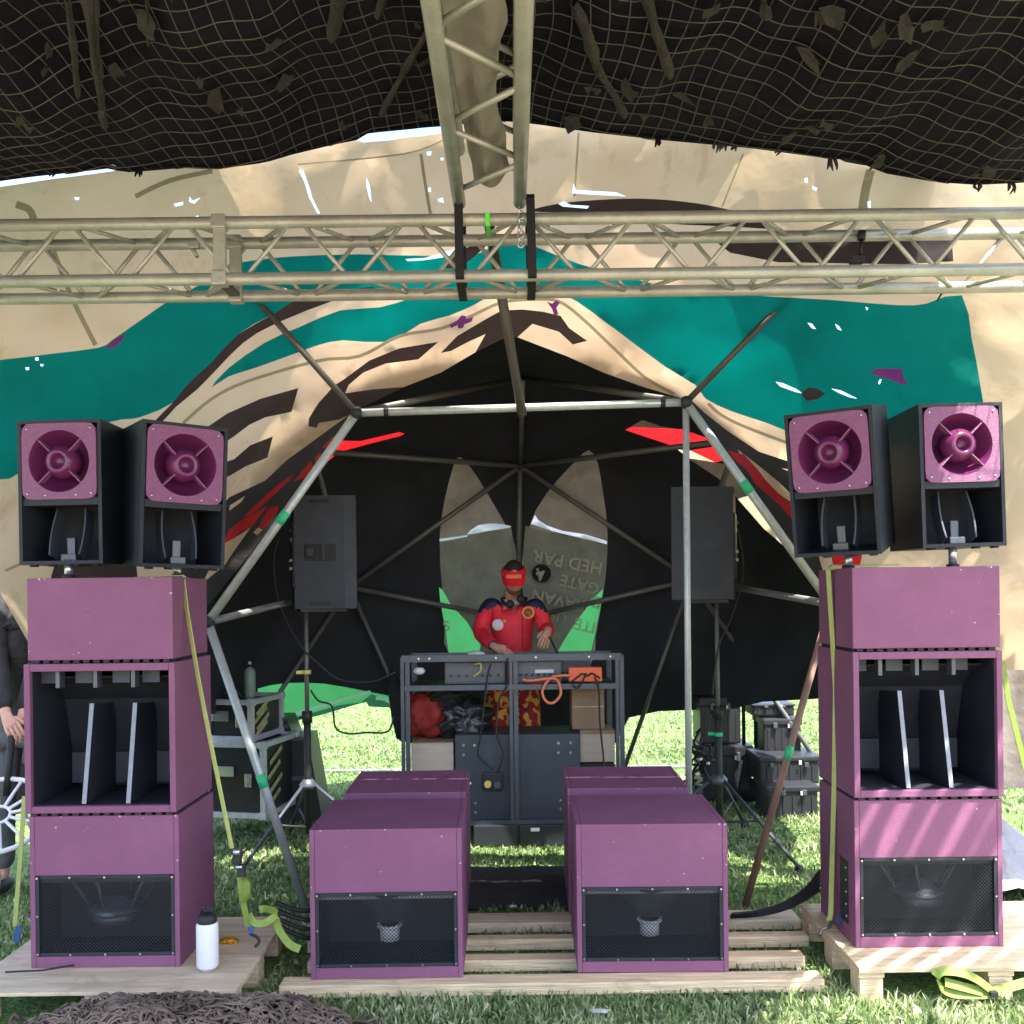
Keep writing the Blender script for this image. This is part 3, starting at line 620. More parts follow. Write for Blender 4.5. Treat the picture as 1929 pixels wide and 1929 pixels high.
for (x0, y0, x1, y1), lb in (((863, 352, 866, 522), 'left of the two black webbing slings around the truss crossing'), ((999, 372, 1003, 520), 'right of the two black webbing slings around the truss crossing')):
    a, b = P(x0, y0, 4.06), P(x1, y1, 4.06)
    s_ = MB().strap([a+Vector((0, .02, .02)), a, b], .035, (1, 0, 0)).strap([b, b+Vector((0, .3, -.01)), a+Vector((0, .3, 0))], .035, (1, 0, 0))
    tag(s_.build('webbing_sling', BLACKSTRAP), lb, 'sling', 'slings at the truss crossing')
tag(MB().strap([P(918, 400, 4.06), P(919, 425, 4.065), P(921, 446, 4.3)], .018, (1, 0, 0)).build('marker_ribbon', NEON), 'neon green ribbon tied round the cross truss under the ridge truss', 'ribbon')
ch = MB()
for i in range(8):
    c = P(978+(i % 2)*3, 396+i*9, 4.06); ch.tube([c+Vector((math.cos(a)*.012*(i % 2)+0, math.cos(a)*.012*(1-i % 2), math.sin(a)*.016)) for a in [k*math.pi/5 for k in range(10)]], .004, 6, True)
tag(ch.build('shackle_chain', CHROME), 'short steel chain linking ridge truss to cross truss', 'chain')

# ------------------------------------------------------------------ dark net roof
net = thing('camouflage_roof', 'dark shade fabric roof under a knotted cord net with hanging rags', 'net roof')
edge = [(-160, 375), (0, 340), (22, 337), (60, 332), (115, 326), (165, 321), (215, 315), (228, 324), (262, 322), (345, 315), (400, 318), (450, 312), (500, 305), (550, 290), (625, 272), (680, 261), (692, 250), (775, 242), (800, 239), (846, 236), (930, 225), (1005, 232), (1115, 248), (1240, 262), (1415, 278), (1565, 298), (1610, 300), (1665, 325), (1765, 342), (1840, 347), (1929, 343), (2100, 330), (2500, 330)]
YE = 4.07
ez = [(P(x, y, YE).x, P(x, y, YE).z) for x, y in edge]
def edge_z(x):
    if x <= ez[0][0]: return ez[0][1]
    for (a, za), (b, zb) in zip(ez, ez[1:]):
        if x <= b: return za+(zb-za)*(x-a)/(b-a)
    return ez[-1][1]
def netz(x, y):
    t = (YE-y)
    k = min(1, t/.5)
    smooth = 3.47-.11*abs(x+.08)**1.15
    z = edge_z(x)*(1-k)+smooth*k+.05*noise.fractal((x*1.1, y*.9, 4), .8, 2, 3)*k+.03*t
    return z+.02*math.sin(x*9+y*2)*k+.01*math.sin(x*23+y*5)*k
def right_edge(y):  # edge out of view, shaped to let sun reach the right stack
    def st(a, b): t = max(0, min(1, (y-a)/(b-a))); return t*t*(3-2*t)
    return 1.66+.24*st(2.7, 3.05)+.8*st(3.26, 3.4)+.03*math.sin(y*11.3+1)+.02*math.sin(y*29)
fb = MB(); NX, NY = 210, 110; g_ = {}
for j in range(NY+1):
    y = .9+(YE-.9)*j/NY; xr = right_edge(y)
    for i in range(NX+1):
        x = -3.4+(xr+3.4)*i/NX; g_[i, j] = fb.bm.verts.new((x, y, netz(x, y)+.012))
for j in range(NY):
    for i in range(NX): f = fb.bm.faces.new((g_[i, j], g_[i+1, j], g_[i+1, j+1], g_[i, j+1])); f.smooth = True
for f in [f for f in fb.bm.faces if ((f.calc_center_median().x-2.17)/.13)**2+((f.calc_center_median().y-3.8)/.13)**2 < 1+.5*noise.noise(f.calc_center_median()*9)]: fb.bm.faces.remove(f)  # opening cut out of view to drop a sun patch on the grass
fb.build('shade_fabric', FABRIC, net)
bk = MB(); rows = []  # sheet added out of sight behind the net edge to block leaking sun
for j in range(9):
    t = j/8; rows.append([bk.bm.verts.new((x, YE+.01+.47*t, edge_z(x)+.02+(.47*t)*.53+.02*math.sin(x*5+t*3)*t)) for x in np.linspace(-3.4, 1.95, 80)])
for A, B in zip(rows, rows[1:]):
    for k in range(79): f = bk.bm.faces.new((A[k], A[k+1], B[k+1], B[k])); f.smooth = True
bk.build('sun_block_flap', FABRIC, net)
cd = MB()
def warp(u, v):
    a = R(14) if u < -.1 else R(-17)
    x = u*math.cos(a)-v*math.sin(a); y = u*math.sin(a)+v*math.cos(a)
    x += .05*noise.noise((x*1.7, y*1.7, 9)); y += .05*noise.noise((x*1.7, y*1.7, 19)); return x, y
def cordline(p, w_=.0022):
    seg = []
    for x, y in p:
        if -3.0 < x < right_edge(y)-.02 and 1.6 < y < YE: seg.append(Vector((x, y, netz(x, y)-.006-.004*noise.noise((x*9, y*9, 0)))))
        else:
            if len(seg) > 2: cd.tube(seg, w_, 4)
            seg = []
    if len(seg) > 2: cd.tube(seg, w_, 4)
for side in (-1, 1):
    for i in range(84):
        c = i*.062
        ang = R(3)*-side
        pl = []
        for k in range(120):
            s = -1+k*.05
            pl.append((side*c*1.0+math.sin(ang)*(s), s+math.cos(ang)*0+1.2))
        q = [(x+.035*noise.noise((x*2, y*2, side)), y) for x, y in pl]
        cordline([(x, y) for x, y in q if x*side > -.08*side])
    for j in range(44):
        y0 = 1.0+j*.09
        q = []
        for k in range(90):
            x = side*k*.045; y = y0+abs(x)*(.16)-.2+.06*noise.noise((x*1.6, y0*1.6, 3))+.02*noise.noise((x*6, y0*6, 3))
            q.append((x, y))
        cordline(q)
cd.build('cord_net', NETCORD, net, normals=False)
for i in range(26):            # rag strips lying in the net
    x = random.uniform(-2.2, 2.2); y0 = random.uniform(2.2, 3.3); ln = random.uniform(.25, .8); w0 = random.uniform(.006, .034)
    dr = (.35 if x < 0 else -.3)+random.uniform(-.1, .1)
    b = MB(); rows = []
    for k in range(14):
        t = k/13; xx = x+dr*ln*t*-1+.012*noise.noise((t*3, i, 0)); yy = y0+ln*t
        if yy > YE-.03: break
        ww = w0*(.35+.9*abs(noise.noise((t*5, i*3, 1))))+.004; zz = netz(xx, yy)-.014
        rows.append([b.bm.verts.new((xx-ww, yy, zz+.004)), b.bm.verts.new((xx, yy, zz-.012)), b.bm.verts.new((xx+ww, yy, zz+.004))])
    for A, B in zip(rows, rows[1:]):
        for k in range(2): f = b.bm.faces.new((A[k], A[k+1], B[k+1], B[k])); f.smooth = True
    b.build('rag_strip', RAG, net)
rs = random.Random(21)
for i in range(88):
    x = rs.uniform(-2.1, 2.0); y = rs.uniform(2.45, 4.0); b = MB(); k = rs.randint(6, 9); a0 = rs.uniform(0, 6.28); rr = rs.uniform(.012, .045); el_ = rs.uniform(1, 3.2); an = (.35 if x < 0 else -.35)+rs.uniform(-.5, .5)
    vs = []
    for q in range(k):
        a = a0+q*2*math.pi/k; rad = rr*rs.uniform(.45, 1.1); u, v = math.cos(a)*rad, math.sin(a)*rad*el_; dx_, dy_ = u*math.cos(an)-v*math.sin(an), u*math.sin(an)+v*math.cos(an)
        if y+dy_ > YE-.02: dy_ = YE-.02-y
        vs.append(b.bm.verts.new((x+dx_, y+dy_, netz(x+dx_, y+dy_)-.012-rs.uniform(0, .03))))
    c_ = b.bm.verts.new((x, y, netz(x, y)-.02))
    for q in range(k): f = b.bm.faces.new((vs[q], vs[(q+1) % k], c_)); f.smooth = True
    b.build('torn_scrap', RAG, net)
for px, ln in ((1245, 26), (1352, 20), (1362, 18), (1378, 16), (1566, 36), (1905, 30), (259, 16), (1462, 14), (1842, 20), (98, 10), (850, 12)):
    x = P(px, 300, YE).x; z = edge_z(x)+.01; l_ = ln*YE/F
    b = MB()
    for q in range(3):
        xx = x+random.uniform(-.012, .012)
        b.tube([(xx, YE, z), (xx+random.uniform(-.01, .01), YE-.005, z-l_*.5), (xx+random.uniform(-.014, .014), YE, z-l_*random.uniform(.6, 1.05))], [.009, .007, .002], 5)
    b.build('hanging_scrap', RAG if px > 1300 else FABRIC, net)
hem = MB().tube([(x, YE, edge_z(x)+.005) for x in np.linspace(-2.6, right_edge(YE)-.03, 120)], .008, 6); hem.build('hem_rope', FABRIC, net)
for i in range(12):            # unseen strips added to throw slanting shadow streaks on the right stack
    x0 = 1.62+i*.115+random.uniform(-.02, .02); wd = random.uniform(.035, .085)
    MB().strap([(x0+.95*(y-3.05)+.03*noise.noise((i*3, y*3, 0)), y, netz(x0, y)+.03*noise.noise((i, y*2, 5))+.03) for y in np.linspace(2.75, 3.4, 12)], wd, (1, 0, 0)).build('shadow_strip', FABRIC, net)
# ------------------------------------------------------------------ bass cabinets
def driver(parent, cx, cz, cy, big=False):
    if big:
        MB().lathe([(.11, -.01), (.112, 0), (.105, .012), (.06, .02), (.05, .05), (0, .052)], 28, M=Matrix.Translation((cx, cy, cz))).build('basket', CASEG, parent)
        MB().cyl((cx, cy-.01, cz-.05), (cx, cy-.01, cz-.012), .09, seg=28).build('magnet', GREYMAG, parent)
    else:
        MB().lathe([(.165, .15), (.155, .14), (.07, .01), (.06, 0)], 24, M=Matrix.Translation((cx, cy, cz))).build('basket', GREYMAG, parent)
        MB().cyl((cx, cy-.06, cz-.065), (cx, cy-.06, cz), .04, seg=24).cyl((cx, cy-.06, cz-.01), (cx, cy-.06, cz), .052, seg=24).build('magnet', MAGNET, parent)
    for a in range(6):
        t = a*math.pi/3+.3; r0, r1 = (.2, .1) if big else (.158, .06)
        MB().cyl((cx+r0*math.cos(t), cy+r0*math.sin(t)*(.45 if big else .85), cz+.15), (cx+r1*math.cos(t), cy+r1*math.sin(t)*(.8 if big else 1), cz+.005), .007, seg=6).build('basket_rib', GREYMAG, parent)
MAGNET = mat('bright_magnet', (.55, .57, .6), .5, .1, var=.1)
GREYMAG = mat('grey_cast_metal', (.1, .11, .13), .4, .5, var=.15)
SCUFF = mat('chipped_wood', (.55, .42, .4), .7)
def cab_shell(w_, h, d, ox0, ox1, oz0, oz1, rec, parent, split=False):
    """front at y=0, body to y=d; opening [ox0,ox1]x[oz0,oz1], recessed by rec"""
    b = MB(); e = .006
    t = .018
    y1 = d*.5 if split else d
    def bx(x0, x1, ya, yb, z0, z1, bv=.003): b.box(((x0+x1)/2, (ya+yb)/2, (z0+z1)/2), (x1-x0, yb-ya, z1-z0), bv)
    bx(-w_/2, ox0, 0, y1, 0, h); bx(ox1, w_/2, 0, y1, 0, h)
    if oz0 > .001: bx(ox0+.0005, ox1-.0005, 0.0006, y1, .0006, oz0)
    if h-oz1 > .001: bx(ox0+.0005, ox1-.0005, 0.0006, y1, oz1, h-.0006)
    if split: b.box((0, (y1+d)/2+.0015, h/2-.001), (w_-.006, d-y1-.003, h-.004), .004)
    else: b.box((0, d-.01, h/2), (w_-.002, .02, h-.002), .003)
    o = b.build('body', PURPLE, parent)
    i = MB()
    i.box(((ox0+ox1)/2, rec+.002, (oz0+oz1)/2), (ox1-ox0-.001, .004, oz1-oz0-.001))
    for x in (ox0+.001, ox1-.001): i.box((x, rec/2+.012, (oz0+oz1)/2), (.0015, rec-.02, oz1-oz0-.001))
    for z in (oz0+.001, oz1-.001): i.box(((ox0+ox1)/2, rec/2+.012, z), (ox1-ox0-.003, rec-.02, .0015))
    i.build('recess_lining', INNER, parent)
    return o
SCREW = MB().cyl((0, -.004, 0), (0, .002, 0), .0045, seg=8).build('screw', CHROME)
SCREWM = SCREW.data; bpy.data.objects.remove(SCREW)
def screws(pts, parent, m=None, r=.0045):
    for x, z in pts:
        o = bpy.data.objects.new('screw', SCREWM); C.objects.link(o); o.parent = parent; o.location = (x, 0, z)
def scuffs(parent, w_, z0, z1, seed, y=-.0006):
    rnd = random.Random(seed); b = MB()
    for q in range(9):
        if q < 4: x, z = rnd.uniform(-w_/2+.03, w_/2-.03), rnd.uniform(z0, z1)
        else: x, z = (rnd.choice((-1, 1))*(w_/2-.006), rnd.uniform(z0, z1)) if q % 2 else (rnd.uniform(-w_/2, w_/2), z1-.004)
        rr = rnd.uniform(.0014, .0042); n_ = 7; a0 = rnd.uniform(0, 6)
        b.bm.faces.new([b.bm.verts.new((x+math.cos(a0+k*6.28/n_)*rr*rnd.uniform(.5, 1.6), y, z+math.sin(a0+k*6.28/n_)*rr*rnd.uniform(.5, 1.3))) for k in range(n_)])
    o = b.build('paint_chips', SCUFF, parent); o['kind'] = 'stuff'
def bass_bin(label, x, y, z, big=False, d=.58, w_=.6, h=.6, side_ports=False, grp=None, yaw=0):
    t = thing('bass_speaker', label, 'speaker', (x, y, z), (0, 0, yaw), grp)
    g0, g1 = (.045, .345)
    a0, a1 = -w_/2+.02, w_/2-.02
    if big: g0, g1 = .045, .365
    cab_shell(w_, h, d, a0, a1, g0, g1, .225 if big else .3, t, split=big)
    # sloping inner baffles
    MB().box((0, .05, g1-.02), (a1-a0-.01, .05, .03), .003).build('top_lip', VANE if not big else CASEG, t)
    driver(t, 0, g0+.14 if not big else g0+.16, .17 if not big else .12, big)
    gm = MB(); gm.box((0, .012, (g0+g1)/2), (a1-a0-.004, .0015, g1-g0-.004)); gm.build('grille', GRILLE, t)
    fr = MB()
    for xx in (a0+.008, a1-.008): fr.box((xx, .006, (g0+g1)/2), (.014, .01, g1-g0-.004), .002)
    for zz in (g0+.008, g1-.008): fr.box((0, .0065, zz), (a1-a0-.034, .01, .014), .002)
    fr.build('grille_frame', BLACKCAB, t)
    zz = (BLACKCAB,)
    sc = [(a0+.008, g0+.01+(g1-g0-.02)*k/2) for k in range(3)]+[(a1-.008, g0+.01+(g1-g0-.02)*k/2) for k in range(3)]+[(a0+(a1-a0)*k/4, g0+.008) for k in (1, 2, 3)]+[(a0+(a1-a0)*k/4, g1-.008) for k in (1, 2, 3)]
    screws(sc, t)
    if side_ports:
        b = MB()
        b.box((-w_/2-.001, .13, .2), (.004, .1, .26), .001); b.build('side_plate', BLACKCAB, t)
        b = MB()
        for q in range(5): b.cyl((-w_/2-.006, .1, .1+q*.05), (-w_/2-.002, .1, .1+q*.05), .005, seg=8)
        b.build('sockets', CHROME, t)
    scuffs(t, w_, g1+.02, h, label)
    return t
for lb, x, y, zz, grp in (('left front purple bass cabinet with silver magnet behind its grille, on the timbers', (P(582, 1700, 4.0).x+P(873, 1700, 4.0).x)/2, 4.0, .05, 'low purple bass cabinets before the console'),
                          ('right front purple bass cabinet with silver magnet behind its grille, on the timbers', (P(1088, 1700, 4.03).x+P(1370, 1700, 4.03).x)/2, 4.03, .05, 'low purple bass cabinets before the console'),
                          ('purple bass cabinet half hidden behind the left front one', (P(648, 1495, 4.7).x+P(876, 1495, 4.7).x)/2, 4.72, .05, 'low purple bass cabinets before the console'),
                          ('purple bass cabinet half hidden behind the right front one', (P(1070, 1480, 4.72).x+P(1298, 1480, 4.72).x)/2, 4.74, .055, 'low purple bass cabinets before the console')):
    bass_bin(lb, x, y, zz, grp=grp, w_=.61 if y < 4.5 else .575, yaw=(R(.6) if x < 0 else R(-.8)))
def feet_strip(x, y, z, w_, d, parent):
    def cren(L_, n):
        p = [(0, 0)]
        for k in range(n):
            a0 = L_*(k+.2)/n; a1 = L_*(k+.8)/n; p += [(a0, 0), (a0, -.0115), (a1, -.0115), (a1, 0)]
        return p+[(L_, 0), (L_, .001), (0, .001)]
    MB().prism([(u-w_/2+.01, v-.0005) for u, v in cren(w_-.02, 14)], 'Y', .008, .02).build('spacer_strip', RUBBER, parent)
    for sx in (-1, 1): MB().prism([(u+.02, v-.0005) for u, v in cren(d-.04, 10)], 'X', sx*(w_/2-.012)-.005, sx*(w_/2-.012)+.005).build('spacer_strip', RUBBER, parent)
def scoop(label, x, y, z, w_=.595, h=.59, d=.47, grp=None):
    t = thing('bass_speaker', label, 'speaker', (x, y, z), (0, 0, 0), grp)
    cab_shell(w_, h, d, -w_/2+.024, w_/2-.024, .028, h-.03, .43, t, split=False)
    # curved throat
    prof = [(.43, .05), (.40, .12), (.36, .22), (.33, .33), (.30, .42), (.22, .49), (.12, .525), (.12, .53), (.435, .53), (.435, .04)]
    MB().prism(prof, 'X', -w_/2+.027, w_/2-.027).build('throat', INNER, t)
    MB().box((0, .36, .12), (w_-.06, .01, .13)).build('lower_baffle', CASEG, t)
    for xx in (-.075, .1):
        b = MB(); b.prism([(.025, .032), (.32, .032), (.33, .40), (.11, .42)], 'X', xx-.009, xx+.009); v = b.build('vane', INNER, t)
        b = MB(); b.prism([(.022, .033), (.0262, .033), (.1115, .4212), (.107, .4212)], 'X', xx-.0085, xx+.0085); b.build('vane_edge', VANE, v)
    for xx in (-.18, -.03, .12):
        MB().box((xx-.0, .06, h-.065), (.016, .05, .068), .001).build('spacer_block', GREYMAG, t)
    for xx in (-.2, -.05, .1, .22):
        MB().box((xx-.05, .1, h-.06), (.07, .01, .05), .001).build('slot_board', CASEG, t)
    feet_strip(0, 0, 0, w_, d, t)
    return t
def closed(label, x, y, z, w_=.58, h=.325, d=.46, grp=None):
    t = thing('bass_speaker', label, 'speaker', (x, y, z), (0, 0, 0), grp)
    MB().box((0, d*.24, h/2), (w_, d*.48, h), .004).box((0, d*.74, h/2-.001), (w_-.006, d*.5, h-.003), .004).build('body', PURPLE, t)
    MB().lathe([(.024, 0), (.024, .004), (.018, .005)], 16, M=Matrix.Translation((-.17, .2, h-.001))).build('pole_socket', RUBBER, t)
    scuffs(t, w_, .01, h, label)
    feet_strip(0, 0, 0, w_, d, t)
    return t
G1, G2 = 'left stack of purple speakers', 'right stack of purple speakers'
lx = (P(60, 1820, 3.94).x+P(338, 1820, 3.94).x)/2; rx = (P(1612, 1785, 4.05).x+P(1891, 1785, 4.05).x)/2
bass_bin('bottom purple cabinet of the left stack, shaded grille above the plywood pallet', lx, 3.94, .13, big=True, d=.47, w_=.59, grp=G1)
scoop('middle cabinet of the left stack, open purple box with two vanes', lx-.008, 3.93, .742, grp=G1)
closed('plain purple box closing the top of the left stack', lx-.008, 3.945, 1.345, w_=.575, grp=G1)
bass_bin('bottom purple cabinet of the right stack, sunlit grille with socket plate at its side', rx, 4.05, .13, big=True, d=.47, w_=.6, side_ports=True, grp=G2)
scoop('middle cabinet of the right stack, open purple box with two vanes', rx+.002, 4.04, .742, w_=.605, grp=G2)
closed('plain purple box closing the top of the right stack, lighter face', rx+.005, 4.055, 1.345, w_=.6, h=.33, grp=G2)

# ------------------------------------------------------------------ horn tops
def horn_top(label, loc, yaw, pitch, roll, grp='black horn speakers above the stacks', w_=.355, h=.6, d=.4, matp=PLATE):
    t = thing('horn_speaker', label, 'speaker', loc, (0, 0, 0), grp)
    t.rotation_mode = 'QUATERNION'
    t.rotation_quaternion = (Matrix.Rotation(R(yaw), 3, 'Z') @ Matrix.Rotation(R(pitch), 3, 'X') @ Matrix.Rotation(R(roll), 3, 'Y')).to_quaternion()
    b = MB(); th = .015
    # tapered shell as four walls and a back
    wb = w_*.84
    def wall(q): b.quad(q)
    F0 = [(-w_/2, 0, 0), (w_/2, 0, 0), (w_/2, 0, h), (-w_/2, 0, h)]; B0 = [(-wb/2, d, 0), (wb/2, d, 0), (wb/2, d, h), (-wb/2, d, h)]
    Fi = [(-w_/2+th, 0, th), (w_/2-th, 0, th), (w_/2-th, 0, h-th), (-w_/2+th, 0, h-th)]; Bi = [(-wb/2+th, d*.6, th), (wb/2-th, d*.6, th), (wb/2-th, d*.6, h-th), (-wb/2+th, d*.6, h-th)]
    V0 = [b.bm.verts.new(p) for p in F0]; V1 = [b.bm.verts.new(p) for p in B0]; V2 = [b.bm.verts.new(p) for p in Fi]; V3 = [b.bm.verts.new(p) for p in Bi]
    for i in range(4):
        j = (i+1) % 4
        b.bm.faces.new((V0[i], V0[j], V1[j], V1[i])); b.bm.faces.new((V0[i], V2[i], V2[j], V0[j])); b.bm.faces.new((V2[i], V3[i], V3[j], V2[j]))
    b.bm.faces.new(V1); b.bm.faces.new(V3)
    b.build('cabinet', BLACKCAB, t)
    # middle shelf
    MB().box((0, .06, .262), (w_-.034, .11, .034), .004).build('shelf', BLACKCAB, t)
    MB().box((0, .14, .44), (w_-.06, .01, .31)).build('baffle', INNER, t)
    # horn plate: rounded square with a round opening
    cx, cz, hw, rr, rad = 0, .428, .158, .035, .129
    bm = MB(); N = 48; outer, inner = [], []
    for k in range(N):
        a = 2*math.pi*(k+.5)/N; c, s = math.cos(a), math.sin(a)
        # superellipse-like rounded square
        q = hw-rr; px_, pz_ = c*hw*1.5, s*hw*1.5
        m_ = max(abs(c), abs(s)); px_, pz_ = c/m_*hw, s/m_*hw
        qx, qz = max(-q, min(q, px_)), max(-q, min(q, pz_)); v = Vector((px_-qx, pz_-qz))
        if abs(px_) > q and abs(pz_) > q and v.length > rr: v = v.normalized()*rr; px_, pz_ = qx+v.x, qz+v.y
        outer.append((px_, pz_)); inner.append((c*rad, s*rad))
    Vo = [bm.bm.verts.new((x, -.004, cz+z)) for x, z in outer]; Vi = [bm.bm.verts.new((x, -.004, cz+z)) for x, z in inner]; Vb = [bm.bm.verts.new((x, .01, cz+z)) for x, z in outer]
    for k in range(N):
        j = (k+1) % N; bm.bm.faces.new((Vo[k], Vo[j], Vi[j], Vi[k])); bm.bm.faces.new((Vb[k], Vb[j], Vo[j], Vo[k]))
    plate = bm.build('horn_plate', matp, t)
    Mx = Matrix.Translation((0, 0, cz)) @ Matrix.Rotation(R(-90), 4, 'X')     # z of the profile -> depth
    MB().lathe([(.129, -.0042), (.124, .004), (.118, .02), (.1, .06), (.07, .1), (0, .11)], 40, M=Mx).build('horn_bowl', HORN, plate)
    MB().lathe([(0, .1), (.06, .085), (.071, .045), (.066, .01), (.05, -.012), (.044, -.018), (.034, -.018), (.03, -.012), (.029, .01), (0, .03)], 36, M=Mx).build('phase_plug', HORN, plate)
    for k in range(4):
        a = R(45+90*k); c, s = math.cos(a), math.sin(a)
        fn = MB().box((0, 0, 0), (.07, .04, .006), .0015, rot=Matrix.Rotation(-a, 3, 'Y'), M=Matrix.Translation((c*.093, .018, cz+s*.093)))
        fn.build('fin', PLATE, plate)
    sc = MB()
    for k, (x, z) in enumerate([(sx*.135, cz+sz*.135) for sx in (-1, 1) for sz in (-1, 1)]+[(-.06, cz-.142), (.07, cz-.142)]): sc.lathe([(0, -.002), (.0045, -.0015), (.0045, .001)], 8, M=Matrix.Translation((x, -.005, z)) @ Matrix.Rotation(R(-90), 4, 'X'))
    sc.build('screws', CHROME, plate)
    # lower throat: curved fins and pole fitting
    for s in (-1, 1):
        b = MB(); pts = []
        for k in range(9):
            u = k/8; z = .03+.2*u; xx = s*(.062+.008*math.sin(u*math.pi)); pts.append((xx, .06+.07*u, z))
        b.strap(pts, .07, (0, 1, 0), .0035); b.build('throat_vane', CASEG, t)
    MB().box((0, .1, .065), (.035, .03, .1), .004).box((0, .085, .03), (.065, .05, .03), .004).build('pole_cup', GREYMAG, t)
    for xx in (-.13, -.05, .06, .14): MB().cyl((xx, .03, -.008), (xx, .03, .001), .018, seg=12).build('foot', RUBBER, t)
    return t
def horn_at(label, px, py, Y, yaw, pitch, roll, **k):      # px,py: middle of the lower front edge
    return horn_top(label, P(px, py, Y), yaw, pitch, roll, **k)
horn_at('outermost left black horn speaker, facing almost straight ahead', 115, 1063, 4.14, -3, 0, -.3)
horn_at('left inner black horn speaker turned towards the middle', 344, 1070, 4.16, 36, 2.5, 1.5)
horn_at('right inner black horn speaker tipped forward showing its top', 1577, 1047, 4.14, -33, 9, -1)
horn_at('outermost right black horn speaker, its long left side visible', 1818, 1030, 4.16, 2, 0, -1.2)
for px, py0, py1, Y, lb in ((130, 1068, 1096, 4.2, 'silver mounting pole under the outermost left horn speaker'), (335, 1072, 1102, 4.32, 'mounting pole under the left inner horn speaker'), (1598, 1050, 1072, 4.26, 'mounting pole under the right inner horn speaker'), (1795, 1030, 1062, 4.24, 'silver mounting pole under the outermost right horn speaker')):
    a, b = P(px, py0-14, Y), P(px, py1, Y); b.z = 1.668
    mp = thing('speaker_pole', lb, 'pole', b)
    MB().cyl((0, 0, 0), (0, 0, a.z-b.z), .0175, seg=16).build('tube', CHROME, mp); MB().cyl((0, 0, 0), (0, 0, .02), .026, seg=16).build('collar', RUBBER, mp)

# ------------------------------------------------------------------ pallets and timbers
def pallet(label, x0, x1, y0, y1, top, ply):
    t = thing('wooden_pallet', label, 'pallet', (x0, y0, 0)); W, D = x1-x0, y1-y0
    if ply: MB().box((W/2, D/2, top-.007), (W+.02, D+.02, .014), .002).build('plywood_top', PLY, t); dz = top-.0145
    else:
        dz = top
        n = 6
        for k in range(n):
            wd = .13; yy = wd/2+(D-wd)*k/(n-1); MB().box((W/2, yy, top-.011), (W, wd if k else .14, .022), .003).build('deck_board', PINE, t)
        dz = top-.0225
    for k in range(3):
        MB().box((.05+(W-.1)*k/2, D/2, dz-.0105), (.1, D-.004, .02), .002).build('stringer', PINE, t)
        for q in range(3):
            MB().box((.05+(W-.1)*k/2, .06+(D-.12)*q/2, (dz-.021)/2-.004), (.09, .11, dz-.022+.008), .003).build('block', PINE, t)
    return t
pallet('plywood-topped pallet under the left speaker stack', -2.07, -1.05, 3.71, 4.53, .13, True)
pallet('slatted pine pallet in sunlight under the right speaker stack', 1.32, 2.42, 3.85, 4.63, .13, False)
for k, (y, x0, x1, hgt, dep, lb) in enumerate(((3.99, P(531, 1850, 4).x, P(1545, 1830, 4).x, .05, .1, 'foremost pine timber under the front bass cabinets, rounded left end showing'), (4.23, -.88, P(1512, 1790, 4.23).x, .05, .08, 'second pine timber behind the foremost one'), (4.47, -.93, P(1520, 1760, 4.47).x, .05, .07, 'third pine timber under the bass cabinets'), (4.74, -.9, P(1500, 1720, 4.74).x, .048, .15, 'widest brownish timber, rearmost in front of the black tarpaulin'))):
    o = MB().box(((x0+x1)/2, y, hgt/2-.002), (x1-x0, dep, hgt), .006).build('timber', PINE if k < 3 else PLY)
    tag(o, lb, 'timber', 'timbers under the bass cabinets')
# small chips, bottle and clutter on the left pallet
bt = thing('water_bottle', 'white insulated bottle with black lid standing beside the left stack', 'bottle', P(391, 1798, 3.9)); bt.location.z = .131
MB().lathe([(0, 0), (.034, 0), (.036, .006), (.036, .012)], 24).build('base_ring', CHROME, bt)
MB().lathe([(.0355, .012), (.0425, .02), (.0425, .17), (.041, .182), (.036, .186)], 28).build('flask', WHITE, bt)
MB().lathe([(.036, .186), (.037, .2), (.033, .215), (.026, .22), (0, .222)], 24).tube([(-.022, 0, .215), (-.022, 0, .24), (0, 0, .247), (.022, 0, .24), (.022, 0, .215)], .006, 8).build('lid', RUBBER, bt)
wr = MB().blob((0, 0, 0), (.035, .022, .013), .5, 3, 4, 3).build('snack_wrapper', mat('gold_foil', (.65, .33, .02), .3, .5, bump=.9, bscale=30)); wr.location = P(430, 1745, 4.2); wr.location.z = .142
tag(wr, 'crumpled golden wrapper on the plywood behind the white bottle', 'wrapper')
tag(MB().tube([P(10, 1836, 3.83)+Vector((0, 0, .01)), P(80, 1828, 3.86), P(140, 1818, 3.9)], .004, 6).build('cable_tie', RUBBER), 'thin dark rod lying on the left pallet beside the stack', 'rod')

# ------------------------------------------------------------------ ratchet straps
def zfix(v, z): v.z = z; return v
st = thing('ratchet_strap', 'yellow green ratchet strap running down the right side of the left stack', 'strap')
sx = lx+.3
pts = [P(345, 1093, 4.1), P(352, 1150, 4.08), P(372, 1270, 4.03), P(395, 1390, 3.99), P(418, 1505, 3.96), P(437, 1598, 3.95)]
MB().strap([Vector((pts[0].x-.25, 4.25, 1.674)), Vector((pts[0].x, 4.12, 1.674))]+pts, .022, (.8, -.6, 0)).build('webbing', YSTRAP, st)
MB().box(P(447, 1615, 3.95), (.035, .03, .05), .004, rot=Matrix.Rotation(R(12), 3, 'Y')).box(P(455, 1640, 3.94), (.03, .022, .05), .004).box(P(449, 1606, 3.93), (.05, .012, .012), .002).build('ratchet', RUBBER, st)
MB().cyl(P(440, 1605, 3.92), P(452, 1605, 3.92), .011).cyl(P(444, 1634, 3.92), P(456, 1633, 3.92), .007).build('ratchet_pins', CHROME, st)
